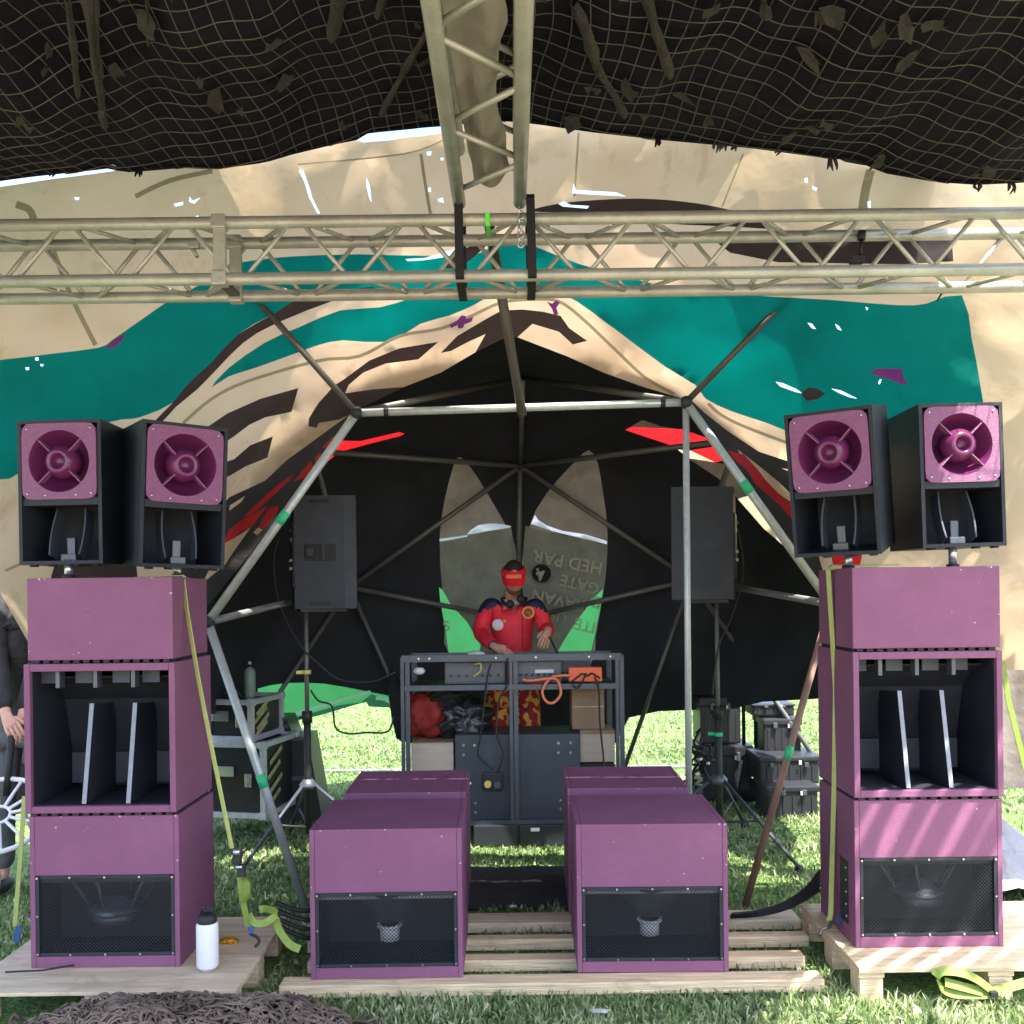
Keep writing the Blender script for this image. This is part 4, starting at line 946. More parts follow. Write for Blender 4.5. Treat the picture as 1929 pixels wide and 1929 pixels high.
MB().strap(catmull([P(452, 1652, 3.95), P(456, 1690, 3.95), P(463, 1722, 3.97), P(468, 1745, 3.98)], 4), .024, (1, 0, 0)).build('tail', LSTRAP, st)
MB().strap(catmull([P(458, 1655, 3.95), P(464, 1665, 3.93), P(465, 1685, 3.93), P(458, 1700, 3.94)], 4), .03, (.5, .8, 0)).build('loop', LSTRAP, st)
MB().strap(catmull([P(470, 1722, 3.97), P(480, 1738, 3.95), P(500, 1738, 3.97), P(522, 1720, 4.0), P(500, 1712, 4.05), P(488, 1714, 4.05)], 5), .028, (0, .25, 1)).build('loose_end', LSTRAP, st)
MB().strap(catmull([P(520, 1730, 4.02), P(525, 1750, 4.0), P(545, 1778, 3.97), P(565, 1788, 3.95)], 5), .03, (1, 0, .5)).build('loose_end', LSTRAP, st)
MB().strap([P(468, 1728, 3.98), P(474, 1755, 3.98), P(472, 1762, 3.98)], .02, (1, 0, 0)).build('hook_sleeve', BLUEH, st)
MB().tube(catmull([P(472, 1760, 3.98), P(485, 1766, 3.97), P(488, 1775, 3.97), P(480, 1784, 3.96)], 4), .006, 8).build('hook', RUBBER, st)
st = thing('ratchet_strap', 'yellow strap running straight down the left side of the right stack', 'strap')
xs1 = rx-.315
MB().strap([Vector((xs1+.3, 4.3, 1.69)), Vector((xs1+.01, 4.28, 1.69)), Vector((xs1-.005, 4.28, 1.67)), P(1574, 1300, 4.28), P(1571, 1500, 4.28), P(1567, 1640, 4.27), P(1565, 1720, 4.22), P(1562, 1735, 4.2)], .024, (.5, -.86, 0)).build('webbing', YSTRAP, st)
MB().strap([P(1577, 1738, 4.2), P(1584, 1728, 4.22), P(1590, 1720, 4.25)], .02, (0, .3, 1)).build('hook_sleeve', BLUEH, st)
MB().tube(catmull([P(1566, 1735, 4.19), P(1562, 1746, 4.18), P(1548, 1752, 4.18), P(1545, 1762, 4.17)], 4), .007, 8).build('hook', RUBBER, st)
st = thing('ratchet_strap', 'dull yellow strap hanging at the far left edge behind the left stack', 'strap')
MB().strap([P(46, 1500, 4.5), P(38, 1620, 4.5), P(28, 1745, 4.5)], .02, (1, 0, 0)).build('webbing', YSTRAP, st); MB().strap([P(36, 1745, 4.49), P(30, 1775, 4.49)], .03, (1, 0, 0)).build('hook_sleeve', BLUEH, st)
st = thing('ratchet_strap', 'olive strap at the far right edge slanting away from the right stack', 'strap')
MB().strap([P(1888, 1245, 4.6), P(1900, 1320, 4.6), P(1930, 1440, 4.6), P(1950, 1520, 4.6)], .025, (1, 0, 0)).build('webbing', LSTRAP, st)
st = thing('lime_webbing', 'lime green webbing heap lying under the front edge of the right pallet', 'strap')
for q in ([(1762, 1840), (1775, 1829), (1810, 1832), (1840, 1845), (1870, 1868)], [(1765, 1842), (1775, 1862), (1800, 1872), (1850, 1873), (1870, 1870)], [(1780, 1850), (1810, 1858), (1850, 1868)], [(1875, 1868), (1900, 1860), (1935, 1850)]):
    MB().strap(catmull([zfix(P(x, y, 3.82), .045+.02*math.sin(x)) if False else P(x, y, 3.8) for x, y in q], 5), .035, (0, .6, .8)).build('loop', LSTRAP, st)
MB().box(P(1872, 1872, 3.78), (.03, .02, .02), .004).build('buckle', RUBBER, st)

# ------------------------------------------------------------------ rope net heap, cables, tarpaulin
hp = thing('rope_net_heap', 'tangled heap of brown rope netting on the grass in front of the left pallet', 'net')
MB().blob((-1.17, 3.5, .0), (.55, .22, .135), .35, 2.2, 3, 4).build('core', BLACKCLOTH, hp)
rn = random.Random(3); nb = MB()
for i in range(400):
    x = rn.uniform(-1.78, -.62); y = 3.5+rn.uniform(-.22, .17)
    k = max(0, 1-((x+1.17)/.62)**2-((y-3.5)/.27)**2); z0 = .02+.15*math.sqrt(k)
    p = [Vector((x, y, z0))]; a = rn.uniform(0, 6.28)
    for s in range(9):
        a += rn.uniform(-1.5, 1.5); q = p[-1]+Vector((math.cos(a), math.sin(a)*.6, 0))*rn.uniform(.02, .05)
        kk = max(0, 1-((q.x+1.17)/.62)**2-((q.y-3.5)/.27)**2); q.z = .012+(.13+.05*noise.noise((q.x*4, q.y*4, 0)))*math.sqrt(kk)+rn.uniform(-.008, .035); p.append(q)
    nb.tube(catmull(p, 2), rn.choice((.0022, .003, .004, .0065)), 5)
nb.build('netting', NETROPE, hp)
tp = MB(); rows = []
for j in range(9):
    rows.append([tp.bm.verts.new((-.34+.78*i/16, 5.03+.55*j/8, .075*(1 if 0 < j < 8 and 0 < i < 16 else 0)+.012*noise.noise((i*.5, j*.7, 0)))) for i in range(17)])
for A, B in zip(rows, rows[1:]):
    for k in range(16): f = tp.bm.faces.new((A[k], A[k+1], B[k+1], B[k])); f.smooth = True
tag(tp.build('folded_tarpaulin', BLACKCLOTH), 'folded black tarpaulin on the grass between the bass cabinets', 'tarpaulin')
tag(MB().box(P(967, 1707, 5.02), (.035, .012, .012), .005).build('litter', WHITE), 'small white scrap at the front edge of the black tarpaulin', 'litter')
lt = MB().blob((0, 0, 0), (.035, .02, .005), .6, 3, 2, 3).build('litter', mat('dull_paper', (.4, .4, .38), .8)); lt.location = P(1128, 1918, 3.72); lt.location.z = .03; tag(lt, 'crumpled pale scrap lying on the front grass right of the middle', 'litter')
cb = thing('cable_bundle', 'bundle of black cables curving over the grass to the right stack', 'cable')
for i in range(5):
    o = i*.012
    MB().tube(catmull([P(1380, 1722+i*3, 4.62)+Vector((0, o, 0)), P(1430, 1716+i*2, 4.68), P(1480, 1700+i*3, 4.7), P(1520, 1672+i*5, 4.65), P(1545, 1640+i*9, 4.55)], 6), .008, 8).build('cable', RUBBER, cb)
cb = thing('cable_bundle', 'black cables lying between the left pallet and the left front cabinet', 'cable')
for i in range(4):
    MB().tube(catmull([P(520, 1700+i*14, 4.3), P(550, 1712+i*15, 4.3), P(580, 1716+i*17, 4.3), P(620, 1718+i*16, 4.4)], 5), .01, 8).build('cable', RUBBER, cb)

# ------------------------------------------------------------------ console rack
YR = 6.3
def rxp(px, Y=YR): return P(px, 1300, Y).x
def rzp(py, Y=YR, px=965): return P(px, py, Y).z
rack = thing('console_rack', 'grey slotted steel rack used as DJ console with centre post', 'rack')
zt = rzp(1236); zs = rzp(1294); DPT = .45
X0, X1, XM = rxp(762), rxp(1166), rxp(966)
for x in (X0, X1, XM):
    MB().box((x-.012, YR, zt/2), (.022, .035, zt), .002).box((x+.018, YR+.008, zt/2), (.03, .012, zt), .002).build('front_post', RACK, rack)
for x in (X0+.02, X1-.02): MB().box((x, YR+DPT, zt/2), (.035, .035, zt), .002).build('rear_post', RACK, rack)
MB().box(((X0+X1)/2, YR-.019, zt-.01), (X1-X0+.03, .004, .04), .001).box(((X0+X1)/2, YR-.008, zt+.011), (X1-X0+.03, .03, .004)).build('top_rail', RACK, rack)
MB().box(((X0+X1)/2, YR-.019, zs), (X1-X0, .004, .035), .001).build('shelf_rail', RACK, rack)
MB().box(((X0+X1)/2, YR+DPT-.01, zt-.02), (X1-X0, .004, .04), .001).build('rear_rail', RACK, rack)
for x in (X0, X1): MB().box((x, YR+DPT/2, zt-.02), (.004, DPT-.04, .04)).box((x, YR+DPT/2, zs-.02), (.004, DPT-.04, .04)).build('side_rail', RACK, rack)
MB().box(((X0+X1)/2, YR+DPT/2, zs), (X1-X0-.05, DPT-.05, .018), .002).build('shelf', CASEB, rack)
MB().box(((X0+X1)/2, YR-.02, .14), (X1-X0, .004, .03)).build('bottom_rail', RACK, rack)
bo = MB()
for px in (790, 810, 935, 1010, 1110, 1150): bo.cyl((rxp(px), YR-.024, zt-.008), (rxp(px), YR-.018, zt-.008), .006, seg=8)
bo.build('bolts', CHROME, rack)
# big dark case in the rack
bc = thing('equipment_case', 'large slate grey case with bolted corners standing low in the console rack', 'case', (0, 6.36, 0))
bx0, bx1 = rxp(856, 6.36), rxp(1091, 6.36); zb, zc = .135, rzp(1384, 6.36)
MB().box(((bx0+bx1)/2, .2, (zb+zc)/2), (bx1-bx0, .4, zc-zb), .006).build('shell', CASEG, bc)
bo = MB()
for px, py in ((873, 1404), (873, 1422), (894, 1404), (1052, 1400), (1075, 1399), (1052, 1418), (1075, 1418), (896, 1513), (896, 1530), (1056, 1508), (1056, 1524)):
    v = P(px, py, 6.355); bo.cyl((v.x, -.007, v.z), (v.x, .004, v.z), .009, seg=12)
bo.build('bolts', CHROME, bc)
for i, (a, b, lb) in enumerate(((888, 972, 'left of two low black boxes at the foot of the console'), (975, 1062, 'right of two low black boxes at the foot of the console, with white label'))):
    bb_ = thing('power_amplifier', lb, 'amplifier', (0, 6.24, 0), group='low boxes under the console')
    xa, xb = rxp(a, 6.24), rxp(b, 6.24)
    MB().box(((xa+xb)/2, .2, .065), (xb-xa-.006, .4, .13), .006).build('shell', CASEB, bb_)
    if i: v = P(1008, 1563, 6.235); MB().box((v.x, -.002, v.z), (.055, .003, .022), .001).build('label_plate', WHITE, bb_)
sk = thing('wall_socket_box', 'black cable outlet box with yellow and grey plugs on the case front', 'socket', P(928, 1472, 6.33))
MB().box((0, 0, 0), (.13, .03, .11), .006).build('shell', CASEB, sk)
MB().cyl((-.03, -.05, -.01), (-.03, -.01, -.01), .022, seg=14).build('plug', YTAPE, sk); MB().cyl((.03, -.05, -.015), (.03, -.01, -.015), .022, seg=14).build('plug', GREYMAG, sk)
tag(MB().box(P(884, 1478, 5.9), (.012, .012, .03), .004, rot=Matrix.Rotation(R(40), 3, 'Y')).build('cable_plug', WHITE), 'small white plug hanging left of the socket box', 'plug')
# boards and boxes
def crate(name, label, cat, px0, px1, py0, py1, Y, d, m, parts=None, grp=None):
    a, b = P(px0, py1, Y), P(px1, py0, Y)
    t = thing(name, label, cat, ((a.x+b.x)/2, Y, a.z), group=grp); W, H = b.x-a.x, b.z-a.z
    MB().box((0, d/2, H/2), (W, d, H), .004).build('shell', m, t)
    return t, W, H
t, W, H = crate('wooden_board_box', 'pale wooden box in the lower left of the console rack', 'box', 776, 854, 1400, 1556, 6.38, .3, CARDL)
MB().box((0, .15, H+.002), (W-.01, .28, .006)).build('lid', CARD, t)
t, W, H = crate('cardboard_box', 'taller brown cardboard box standing in the right of the console rack', 'box', 1078, 1138, 1296, 1374, 6.5, .25, CARD)
MB().box((0, .12, H+.002), (W+.01, .26, .006)).build('lid', CARDL, t); MB().box((0, -.002, H*.55), (W-.01, .002, .006)).build('fold_line', PLY, t)
t, W, H = crate('cardboard_box', 'wide pale cardboard box under the taller brown one', 'box', 1093, 1158, 1376, 1436, 6.45, .3, CARDL)
MB().box((0, -.002, H-.012), (W, .003, .02)).build('lid_edge', CARD, t)
t, W, H = crate('storage_crate', 'dark crate at the right bottom of the console rack', 'crate', 1096, 1158, 1438, 1556, 6.47, .3, CASEB)
MB().box((0, -.003, H-.02), (W+.01, .01, .03), .003).build('rim', RUBBER, t)
# decks
def deck(label, px0, px1, py0, py1, Y, screen=False):
    a, b = P(px0, py1, Y), P(px1, py0, Y); t = thing('dj_deck', label, 'mixer', ((a.x+b.x)/2, Y, zs+.01)); W = b.x-a.x; H = b.z-zs-.01
    MB().box((0, .15, H/2), (W, .3, H), .008).build('shell', DECK, t)
    MB().box((0, -.003, H*.55), (W*.96, .004, H*.5), .001).build('rear_panel', GREYMAG, t)
    k = MB()
    for q in range(7): k.cyl((-W*.4+q*W*.13, -.012, H*.4), (-W*.4+q*W*.13, 0, H*.4), .008, seg=10)
    k.build('sockets', RUBBER, t)
    if screen: MB().box((W*.12, -.006, H*.55), (.12, .003, .022), .003).build('white_sticker', WHITE, t)
    ft = MB()
    return t
deck('wide grey deck on the left of the console shelf, cables plugged in', 838, 952, 1247, 1285, 6.42)
deck('grey mixer right of the centre post with white sticker on its back', 972, 1058, 1245, 1276, 6.4, True)
deck('dark deck at the right end of the console shelf behind the orange strip', 1056, 1113, 1243, 1275, 6.55)
ps = thing('power_strip', 'bright orange power distribution block on the console shelf edge', 'power strip', P(1103, 1284, 6.27))
MB().box((0, .02, .045), (.21, .05, .09), .008).build('shell', ORANGE, ps)
MB().tube(catmull([(-.09, -.012, 0), (-.05, -.012, .03), (-.02, -.012, .05), (.01, -.012, .035), (.04, -.012, .052), (.09, -.012, .02)], 4), .006, 6).build('plug_leads', RUBBER, ps)
tag(MB().tube(catmull([P(1075, 1272, 6.25), P(1040, 1276, 6.24), P(1022, 1300, 6.24), P(1028, 1320, 6.24), P(1042, 1324, 6.24), P(1056, 1308, 6.24), P(1052, 1285, 6.24), P(1040, 1278, 6.23), P(1000, 1282, 6.24), P(985, 1280, 6.26)], 6), .0085, 8).build('orange_cable', ORCABLE), 'orange cable looped over the front of the console shelf', 'cable')
tag(MB().tube(catmull([P(1055, 1276, 6.26), P(1020, 1286, 6.26), P(985, 1284, 6.28)], 5), .006, 8).build('red_cable', REDBAG), 'thin dark red cable beside the orange cable loop', 'cable')
for i, (pts_, lb) in enumerate((([(925, 1250), (918, 1275), (912, 1330), (905, 1390), (900, 1420), (915, 1440), (930, 1450)], 'long black cable hanging from the left deck down to the socket box'), ([(956, 1240), (955, 1290), (940, 1320), (935, 1380), (948, 1420), (938, 1455)], 'black cable beside the centre post'), ([(1120, 1275), (1128, 1300), (1130, 1360), (1137, 1430), (1140, 1500)], 'black cable hanging from the orange power block'), ([(1078, 1290), (1088, 1296), (1098, 1282), (1104, 1268)], 'short black lead curling under the orange power block'))):
    tag(MB().tube(catmull([P(x, y, 6.25) for x, y in pts_], 6), .006, 8).build('black_cable', RUBBER), lb, 'cable')
wi = MB().blob((0, 0, 0), (.038, .03, .024), .2, 2, 1, 3).build('white_gadget', WHITE); wi.location = P(790, 1264, 6.4); tag(wi, 'small round white item on the left end of the console shelf', 'gadget')
hd = MB().blob((0, 0, 0), (.06, .05, .03), .2, 2, 6, 3).build('headphones_case', WHITE); hd.location = P(896, 1234, 6.42); tag(hd, 'white cap-like item on top of the left deck by the hand', 'cap')
wi = MB().tube(catmull([P(895, 1252, 6.36), P(905, 1250, 6.34), P(905, 1264, 6.34), P(892, 1274, 6.35)], 5), .006, 8).build('yellow_lead', YTAPE); tag(wi, 'short yellow lead on the back of the left deck', 'cable')
rb_ = MB().blob((0, 0, 0), (.13, .12, .17), .35, 1.6, 5, 4).build('red_bag', REDBAG); rb_.location = P(805, 1345, 6.6); rb_.rotation_euler = (0, R(25), 0); tag(rb_, 'slumped dark red bag inside the left of the console rack', 'bag')
bb2 = MB().blob((0, 0, 0), (.18, .13, .14), .6, 2.2, 8, 4).build('black_bag', BLACKBAG); bb2.location = P(868, 1352, 6.62); tag(bb2, 'shiny crumpled black bag behind the console left of the legs', 'bag')
bb3 = MB().blob((0, 0, 0), (.1, .07, .06), .6, 2.2, 11, 4).build('black_jacket', BLACKCLOTH); bb3.location = P(838, 1312, 6.55); tag(bb3, 'black cloth bundle on top of the red bag', 'cloth')
br = MB().cyl(P(940, 1240, 6.34), P(940, 1240, 6.5), .01)
br.bm.free()

# ------------------------------------------------------------------ people
def skin_mesh(name, V, E, m, parent, sub=2):
    me = bpy.data.meshes.new(name); names = list(V); idx = {k: i for i, k in enumerate(names)}
    me.from_pydata([V[k][0] for k in names], [(idx[a], idx[b]) for a, b in E], [])
    o = bpy.data.objects.new(name, me); C.objects.link(o)
    md = o.modifiers.new('s', 'SKIN'); md.use_smooth_shade = True; md.branch_smoothing = .3
    sv = me.skin_vertices[0].data
    for i, k in enumerate(names):
        r = V[k][1]; sv[i].radius = (r, r) if not isinstance(r, tuple) else r
        sv[i].use_root = (i == 0)
    ss = o.modifiers.new('u', 'SUBSURF'); ss.levels = sub; ss.render_levels = sub
    dg = bpy.context.evaluated_depsgraph_get(); dg.update()
    nm = bpy.data.meshes.new_from_object(o.evaluated_get(dg)); bpy.data.objects.remove(o)
    nm.name = name; nm.materials.clear(); nm.materials.append(m)
    for p in nm.polygons: p.use_smooth = True
    r = bpy.data.objects.new(name, nm); C.objects.link(r); r.parent = parent
    return r
def join_into(a, b):
    """append mesh of b to a (same parent space), remove b"""
    bm = bmesh.new(); bm.from_mesh(a.data); bm.from_mesh(b.data); bm.to_mesh(a.data); bm.free(); bpy.data.objects.remove(b)
def hand(wrist, d, up, L_, body, parent, curl=.5, side=1):
    d, up = Vector(d).normalized(), Vector(up).normalized(); sd = d.cross(up).normalized()*side
    palm = wrist+d*L_*.25
    for k, (o, ln) in enumerate(((-.030, .36), (-.011, .42), (.010, .4), (.029, .32))):
        b = wrist+d*L_*.45+sd*o
        c1 = b+d*L_*ln*.45-up*L_*.04*curl*2; c2 = c1+d*L_*ln*.3-up*L_*.12*curl; c3 = c2+d*L_*ln*.15-up*L_*.15*curl
        f = skin_mesh('f', {'a': (wrist+d*L_*.3+sd*o*.8, .011), 'b': (b, .010), 'c': (c1, .0092), 'd': (c2, .0085), 'e': (c3, .007)}, [('a', 'b'), ('b', 'c'), ('c', 'd'), ('d', 'e')], SKIN, parent, 1)
        join_into(body, f)
    t0 = wrist+d*L_*.12-sd*.022
    f = skin_mesh('f', {'a': (t0, .013), 'b': (t0+d*L_*.18-sd*.025-up*.008, .011), 'c': (t0+d*L_*.36-sd*.03-up*.018, .009)}, [('a', 'b'), ('b', 'c')], SKIN, parent, 1)
    join_into(body, f)
def head_blob(c, tilt, m, parent, yaw=0):
    b = MB(); r = bmesh.ops.create_icosphere(b.bm, subdivisions=4, radius=1)
    for v in r['verts']:
        x, y, z = v.co
        w_ = .076*(1-.22*max(0, -z)); dd_ = .098; hh = .118
        p = Vector((x*w_, y*dd_*(1-.12*max(0, -z)), z*hh))
        f = max(0, -y)
        nose = math.exp(-((x/.16)**2))*math.exp(-(((z+.12)/.2)**2))*f; p.y -= .024*nose
        nose2 = math.exp(-((x/.1)**2))*math.exp(-(((z-.02)/.25)**2))*f; p.y -= .008*nose2
        for s in (-1, 1): p.y += .009*math.exp(-(((x-s*.38)/.17)**2))*math.exp(-(((z-.05)/.12)**2))*f
        p.y -= .008*math.exp(-((x/.3)**2))*math.exp(-(((z+.48)/.1)**2))*f
        p.y -= .010*math.exp(-((x/.35)**2))*math.exp(-(((z+.82)/.15)**2))*f
        p.y -= .006*math.exp(-(((z-.17)/.09)**2))*f
        v.co = p
        for q in v.link_faces: q.smooth = True
    for s in (-1, 1):
        rr = bmesh.ops.create_icosphere(b.bm, subdivisions=2, radius=1)
        for v in rr['verts']: v.co = Vector((v.co.x*.010+s*.077, v.co.y*.02+.008, v.co.z*.03-.005))
    M = Matrix.Translation(c) @ Matrix.Rotation(yaw, 4, 'Z') @ Matrix.Rotation(tilt, 4, 'X')
    bmesh.ops.transform(b.bm, matrix=M, verts=b.bm.verts)
    return b.build('h', m, parent), M
def person(label, ox, oy, arms, head, tilt, zsc=1.0, yaw=0, cl=(REDC, PANTS), lean=0, legs_sp=.1):
    """arms: dict l/r -> (shoulder, elbow, wrist, hand dir, hand up) in world coordinates; ox, oy ground point"""
    t = thing('person', label, 'person', (ox, oy, 0))
    O = Vector((ox, oy, 0)); W = lambda v: Vector(v)-O
    pel = Vector((0, .04, .95*zsc)); sp = Vector((0, .03-lean*.3, 1.12*zsc)); chs = Vector((0, .0-lean*.7, 1.37*zsc)); nb_ = Vector((0, -.01-lean, 1.53*zsc))
    hd_ = W(head)
    V = {'pel': (pel, .11), 'sp': (sp, .1), 'ch': (chs, .1), 'nb': (nb_, (.06, .055)), 'nk': (nb_.lerp(hd_, .55), (.052, .055))}
    E = [('pel', 'sp'), ('sp', 'ch'), ('ch', 'nb'), ('nb', 'nk')]
    for s, k in ((-1, 'l'), (1, 'r')):
        sh, el, wr_, hdv, hu = arms[k]; sh, el, wr_ = W(sh), W(el), W(wr_); hdv = Vector(hdv).normalized()
        V[k+'s'] = (sh, .045); V[k+'e'] = (el, .038); V[k+'w'] = (wr_, .027); V[k+'p'] = (wr_+hdv*.05, (.038, .02)); V[k+'q'] = (wr_+hdv*.085, (.036, .014))
        E += [('ch', k+'s'), (k+'s', k+'e'), (k+'e', k+'w'), (k+'w', k+'p'), (k+'p', k+'q')]
        hip = Vector((s*legs_sp, .04, .9*zsc)); kn = Vector((s*(legs_sp+.02), .0, .49*zsc)); an = Vector((s*(legs_sp+.03), .05, .09)); to = Vector((s*(legs_sp+.05), -.1, .035))
        V[k+'h'] = (hip, .085); V[k+'k'] = (kn, .055); V[k+'a'] = (an, .037); V[k+'t'] = (to, (.04, .03))
        E += [('pel', k+'h'), (k+'h', k+'k'), (k+'k', k+'a'), (k+'a', k+'t')]
    body = skin_mesh('body', V, E, SKIN, t)
    h, HM = head_blob(hd_, tilt, SKIN, t, yaw); join_into(body, h)
    for k, s in (('l', 1), ('r', -1)):
        sh, el, wr_, hdv, hu = arms[k]; hand(W(wr_), hdv, hu, .17, body, t, .6, s)
    # jacket
    J = {'sp': (sp-Vector((0, 0, .02)), (.165, .13)), 'pel': (pel-Vector((0, 0, .08)), (.17, .135)), 'ch': (chs, (.2, .125)), 'nb': (nb_-Vector((0, 0, .04)), (.12, .095))}
    JE = [('sp', 'pel'), ('sp', 'ch'), ('ch', 'nb')]
    J['ch'] = (chs, .135); J['sp'] = (sp, .14); J['pel'] = (pel-Vector((0, 0, .15)), .15)
    for k in 'lr':
        sh, el, wr_, hdv, hu = arms[k]; sh, el, wr_ = W(sh), W(el), W(wr_)
        J[k+'s'] = (sh, .07); J[k+'m'] = (sh.lerp(el, .5), .062); J[k+'e'] = (el, .06); J[k+'f'] = (el.lerp(wr_, .55), .052); J[k+'w'] = (el.lerp(wr_, .93), .04)
        J[k+'c'] = (chs.lerp(sh, .5)+Vector((0, 0, -.01)), .115)
        JE += [('ch', k+'c'), (k+'c', k+'s'), (k+'s', k+'m'), (k+'m', k+'e'), (k+'e', k+'f'), (k+'f', k+'w')]
    jk = skin_mesh('jacket', J, JE, cl[0], t)
    T = {'pel': (pel-Vector((0, 0, .02)), (.15, .12))}; TE_ = []
    for k, s in (('l', -1), ('r', 1)):
        T[k+'h'] = (V[k+'h'][0], .105); T[k+'m'] = (V[k+'h'][0].lerp(V[k+'k'][0], .5), .095); T[k+'k'] = (V[k+'k'][0], .082); T[k+'a'] = (V[k+'a'][0]+Vector((0, 0, .03)), .065)
        TE_ += [('pel', k+'h'), (k+'h', k+'m'), (k+'m', k+'k'), (k+'k', k+'a')]
    skin_mesh('trousers', T, TE_, cl[1], t)
    for k in 'lr':
        a = V[k+'a'][0]
        MB().blob(a+Vector((0, -.05, -.045)), (.05, .14, .045), .05, 2, 1, 3).build('shoe', RUBBER, t)
    return t, HM, O, jk
hx = P(968, 1088, 6.78)
arms = {'l': (P(921, 1133, 6.88), P(903, 1192, 6.8), P(932, 1219, 6.55), (.75, -.25, -.25), (0, -.3, 1)),
        'r': (P(1011, 1133, 6.88), P(1029, 1188, 6.86), P(1033, 1186, 6.62), (-.3, -.55, -.75), (.1, -.8, .5))}
dj, HM, O, jk = person('man in red jacket with navy shoulders and red visor cap leaning over the DJ console', P(965, 1300, 6.9).x, 6.92, arms, hx, R(22))
# navy yoke over the shoulders: upper faces of the jacket
jk.data.materials.append(NAVY)
for p in jk.data.polygons:
    c = p.center
    if c.z > 1.5-.9*c.x*c.x: p.material_index = 1
    w1 = arms['l'][2]-O; w2 = arms['r'][2]-O
    if (c-w1).length < .052: p.material_index = 1
cap = thing('tmp', '', ''); bpy.data.objects.remove(cap)
cp = MB(); pr = []
r = bmesh.ops.create_icosphere(cp.bm, subdivisions=4, radius=1)
kill = []
for v in r['verts']:
    v.co = Vector((v.co.x*.086, v.co.y*.108, v.co.z*.05+.045))
for f in list(cp.bm.faces):
    if not (.015 < f.calc_center_median().z < .075): kill.append(f)
bmesh.ops.delete(cp.bm, geom=kill, context='FACES')
bmesh.ops.transform(cp.bm, matrix=HM, verts=cp.bm.verts)
CAPR = mat('red_cap', (.85, .02, .05), .5, var=.06)
cpo = cp.build('cap', CAPR, dj)
vb_ = MB(); rows = []
for j in range(7):
    row = []
    for i in range(13):
        a = (i/12-.5)*math.pi*.95; rr = 0; x = math.sin(a)*(.088-.012*j/6); y = -math.cos(a)*(.1)-(.075*j/6)*min(1, math.cos(a)*1.6); z = .045-.03*j/6-.02*(abs(math.sin(a))**2)*1
        row.append(vb_.bm.verts.new(HM @ Vector((x, y, z-.01*(j/6)**2))))
    rows.append(row)
for A, B in zip(rows, rows[1:]):
    for k in range(12): f = vb_.bm.faces.new((A[k], A[k+1], B[k+1], B[k])); f.smooth = True
vb_.build('peak', CAPR, cpo)
lg = MB()
lg.box((0, 0, 0), (.1, .006, .026), .001, rot=Matrix.Rotation(R(-50), 3, 'X'), M=HM @ Matrix.Translation((0, -.118, .052)))
lg.build('cap_badge', mat('orange_badge', (.95, .25, .1), .5), cpo)
hr = MB(); r = bmesh.ops.create_icosphere(hr.bm, subdivisions=4, radius=1)
for v in r['verts']: v.co = Vector((v.co.x*.079, v.co.y*.1+.004, v.co.z*.12+.002))
bmesh.ops.delete(hr.bm, geom=[f for f in hr.bm.faces if f.calc_center_median().z < .02 and f.calc_center_median().y < .03], context='FACES')
bmesh.ops.transform(hr.bm, matrix=HM, verts=hr.bm.verts); hr.build('hair', HAIR, dj)
bd = MB(); r = bmesh.ops.create_icosphere(bd.bm, subdivisions=4, radius=1)
for v in r['verts']: v.co = Vector((v.co.x*.062, v.co.y*.1-.012, v.co.z*.116-.008))
bmesh.ops.delete(bd.bm, geom=[f for f in bd.bm.faces if f.calc_center_median().z > -.062 or f.calc_center_median().y > -.0], context='FACES')
bmesh.ops.transform(bd.bm, matrix=HM, verts=bd.bm.verts); bd.build('beard', mat('brown_beard', (.2, .1, .065), .8, bump=.6, bscale=120), dj)
jk.data.update()
jbm = bmesh.new(); jbm.from_mesh(jk.data)
from mathutils.bvhtree import BVHTree
jt = BVHTree.FromBMesh(jbm)
def onj(px, py, off=.004):
    v = P(px, py, 6.4)-O; d = (P(px, py, 7)-P(px, py, 6.4)).normalized(); h_ = jt.ray_cast(v, d)
    return (h_[0]-d*off) if h_[0] else P(px, py, 6.74)-O
hc = hx-O
hp_ = MB().tube([hc+Vector((.085*math.cos(a), .09*math.sin(a)+.03, -.14-.035*max(0, -math.sin(a))*1.5)) for a in [R(-60)+R(300)*k/16 for k in range(17)]], .009, 8); hph = hp_.build('headphones', RUBBER, dj)
for px, py in ((961, 1138), (981, 1128)):
    v = onj(px, py, .02); MB().lathe([(0, -.012), (.026, -.01), (.03, 0), (.024, .014), (0, .016)], 18, M=Matrix.Translation(v) @ Matrix.Rotation(R(90), 4, 'X') @ Matrix.Rotation(R(20), 4, 'Y')).build('ear_cup', RUBBER, hph)
sh_ = MB(); sv = [sh_.bm.verts.new(onj(*q)) for q in ((949, 1130), (953, 1136), (959, 1145), (966, 1153), (973, 1145), (979, 1137), (984, 1130))]; tp_ = sh_.bm.verts.new(onj(966, 1131, .006)); md_ = sh_.bm.verts.new(onj(966, 1140, .006))
for A, B in zip(sv, sv[1:]): sh_.bm.faces.new((A, B, md_))
sh_.bm.faces.new((sv[0], md_, tp_)); sh_.bm.faces.new((md_, sv[-1], tp_))
sh_.build('shirt_front', SHIRT, dj)
def badge(px, py, r, m, name, Y, parent=dj):
    v = onj(px, py, .006 if r > .02 else .012); return MB().lathe([(0, -.006), (r*.9, -.006), (r, 0), (r, .004)], 24, M=Matrix.Translation(v) @ Matrix.Rotation(R(-90), 4, 'X')).build(name, m, parent)
BADGEY = 6.742
badge(938, 1177, .04, mat('lilac_badge', (.75, .7, .8), .4), 'round_badge', BADGEY); badge(951, 1170, .013, mat('orange_pin', (.9, .4, .15), .4), 'small_pin', BADGEY-.004)
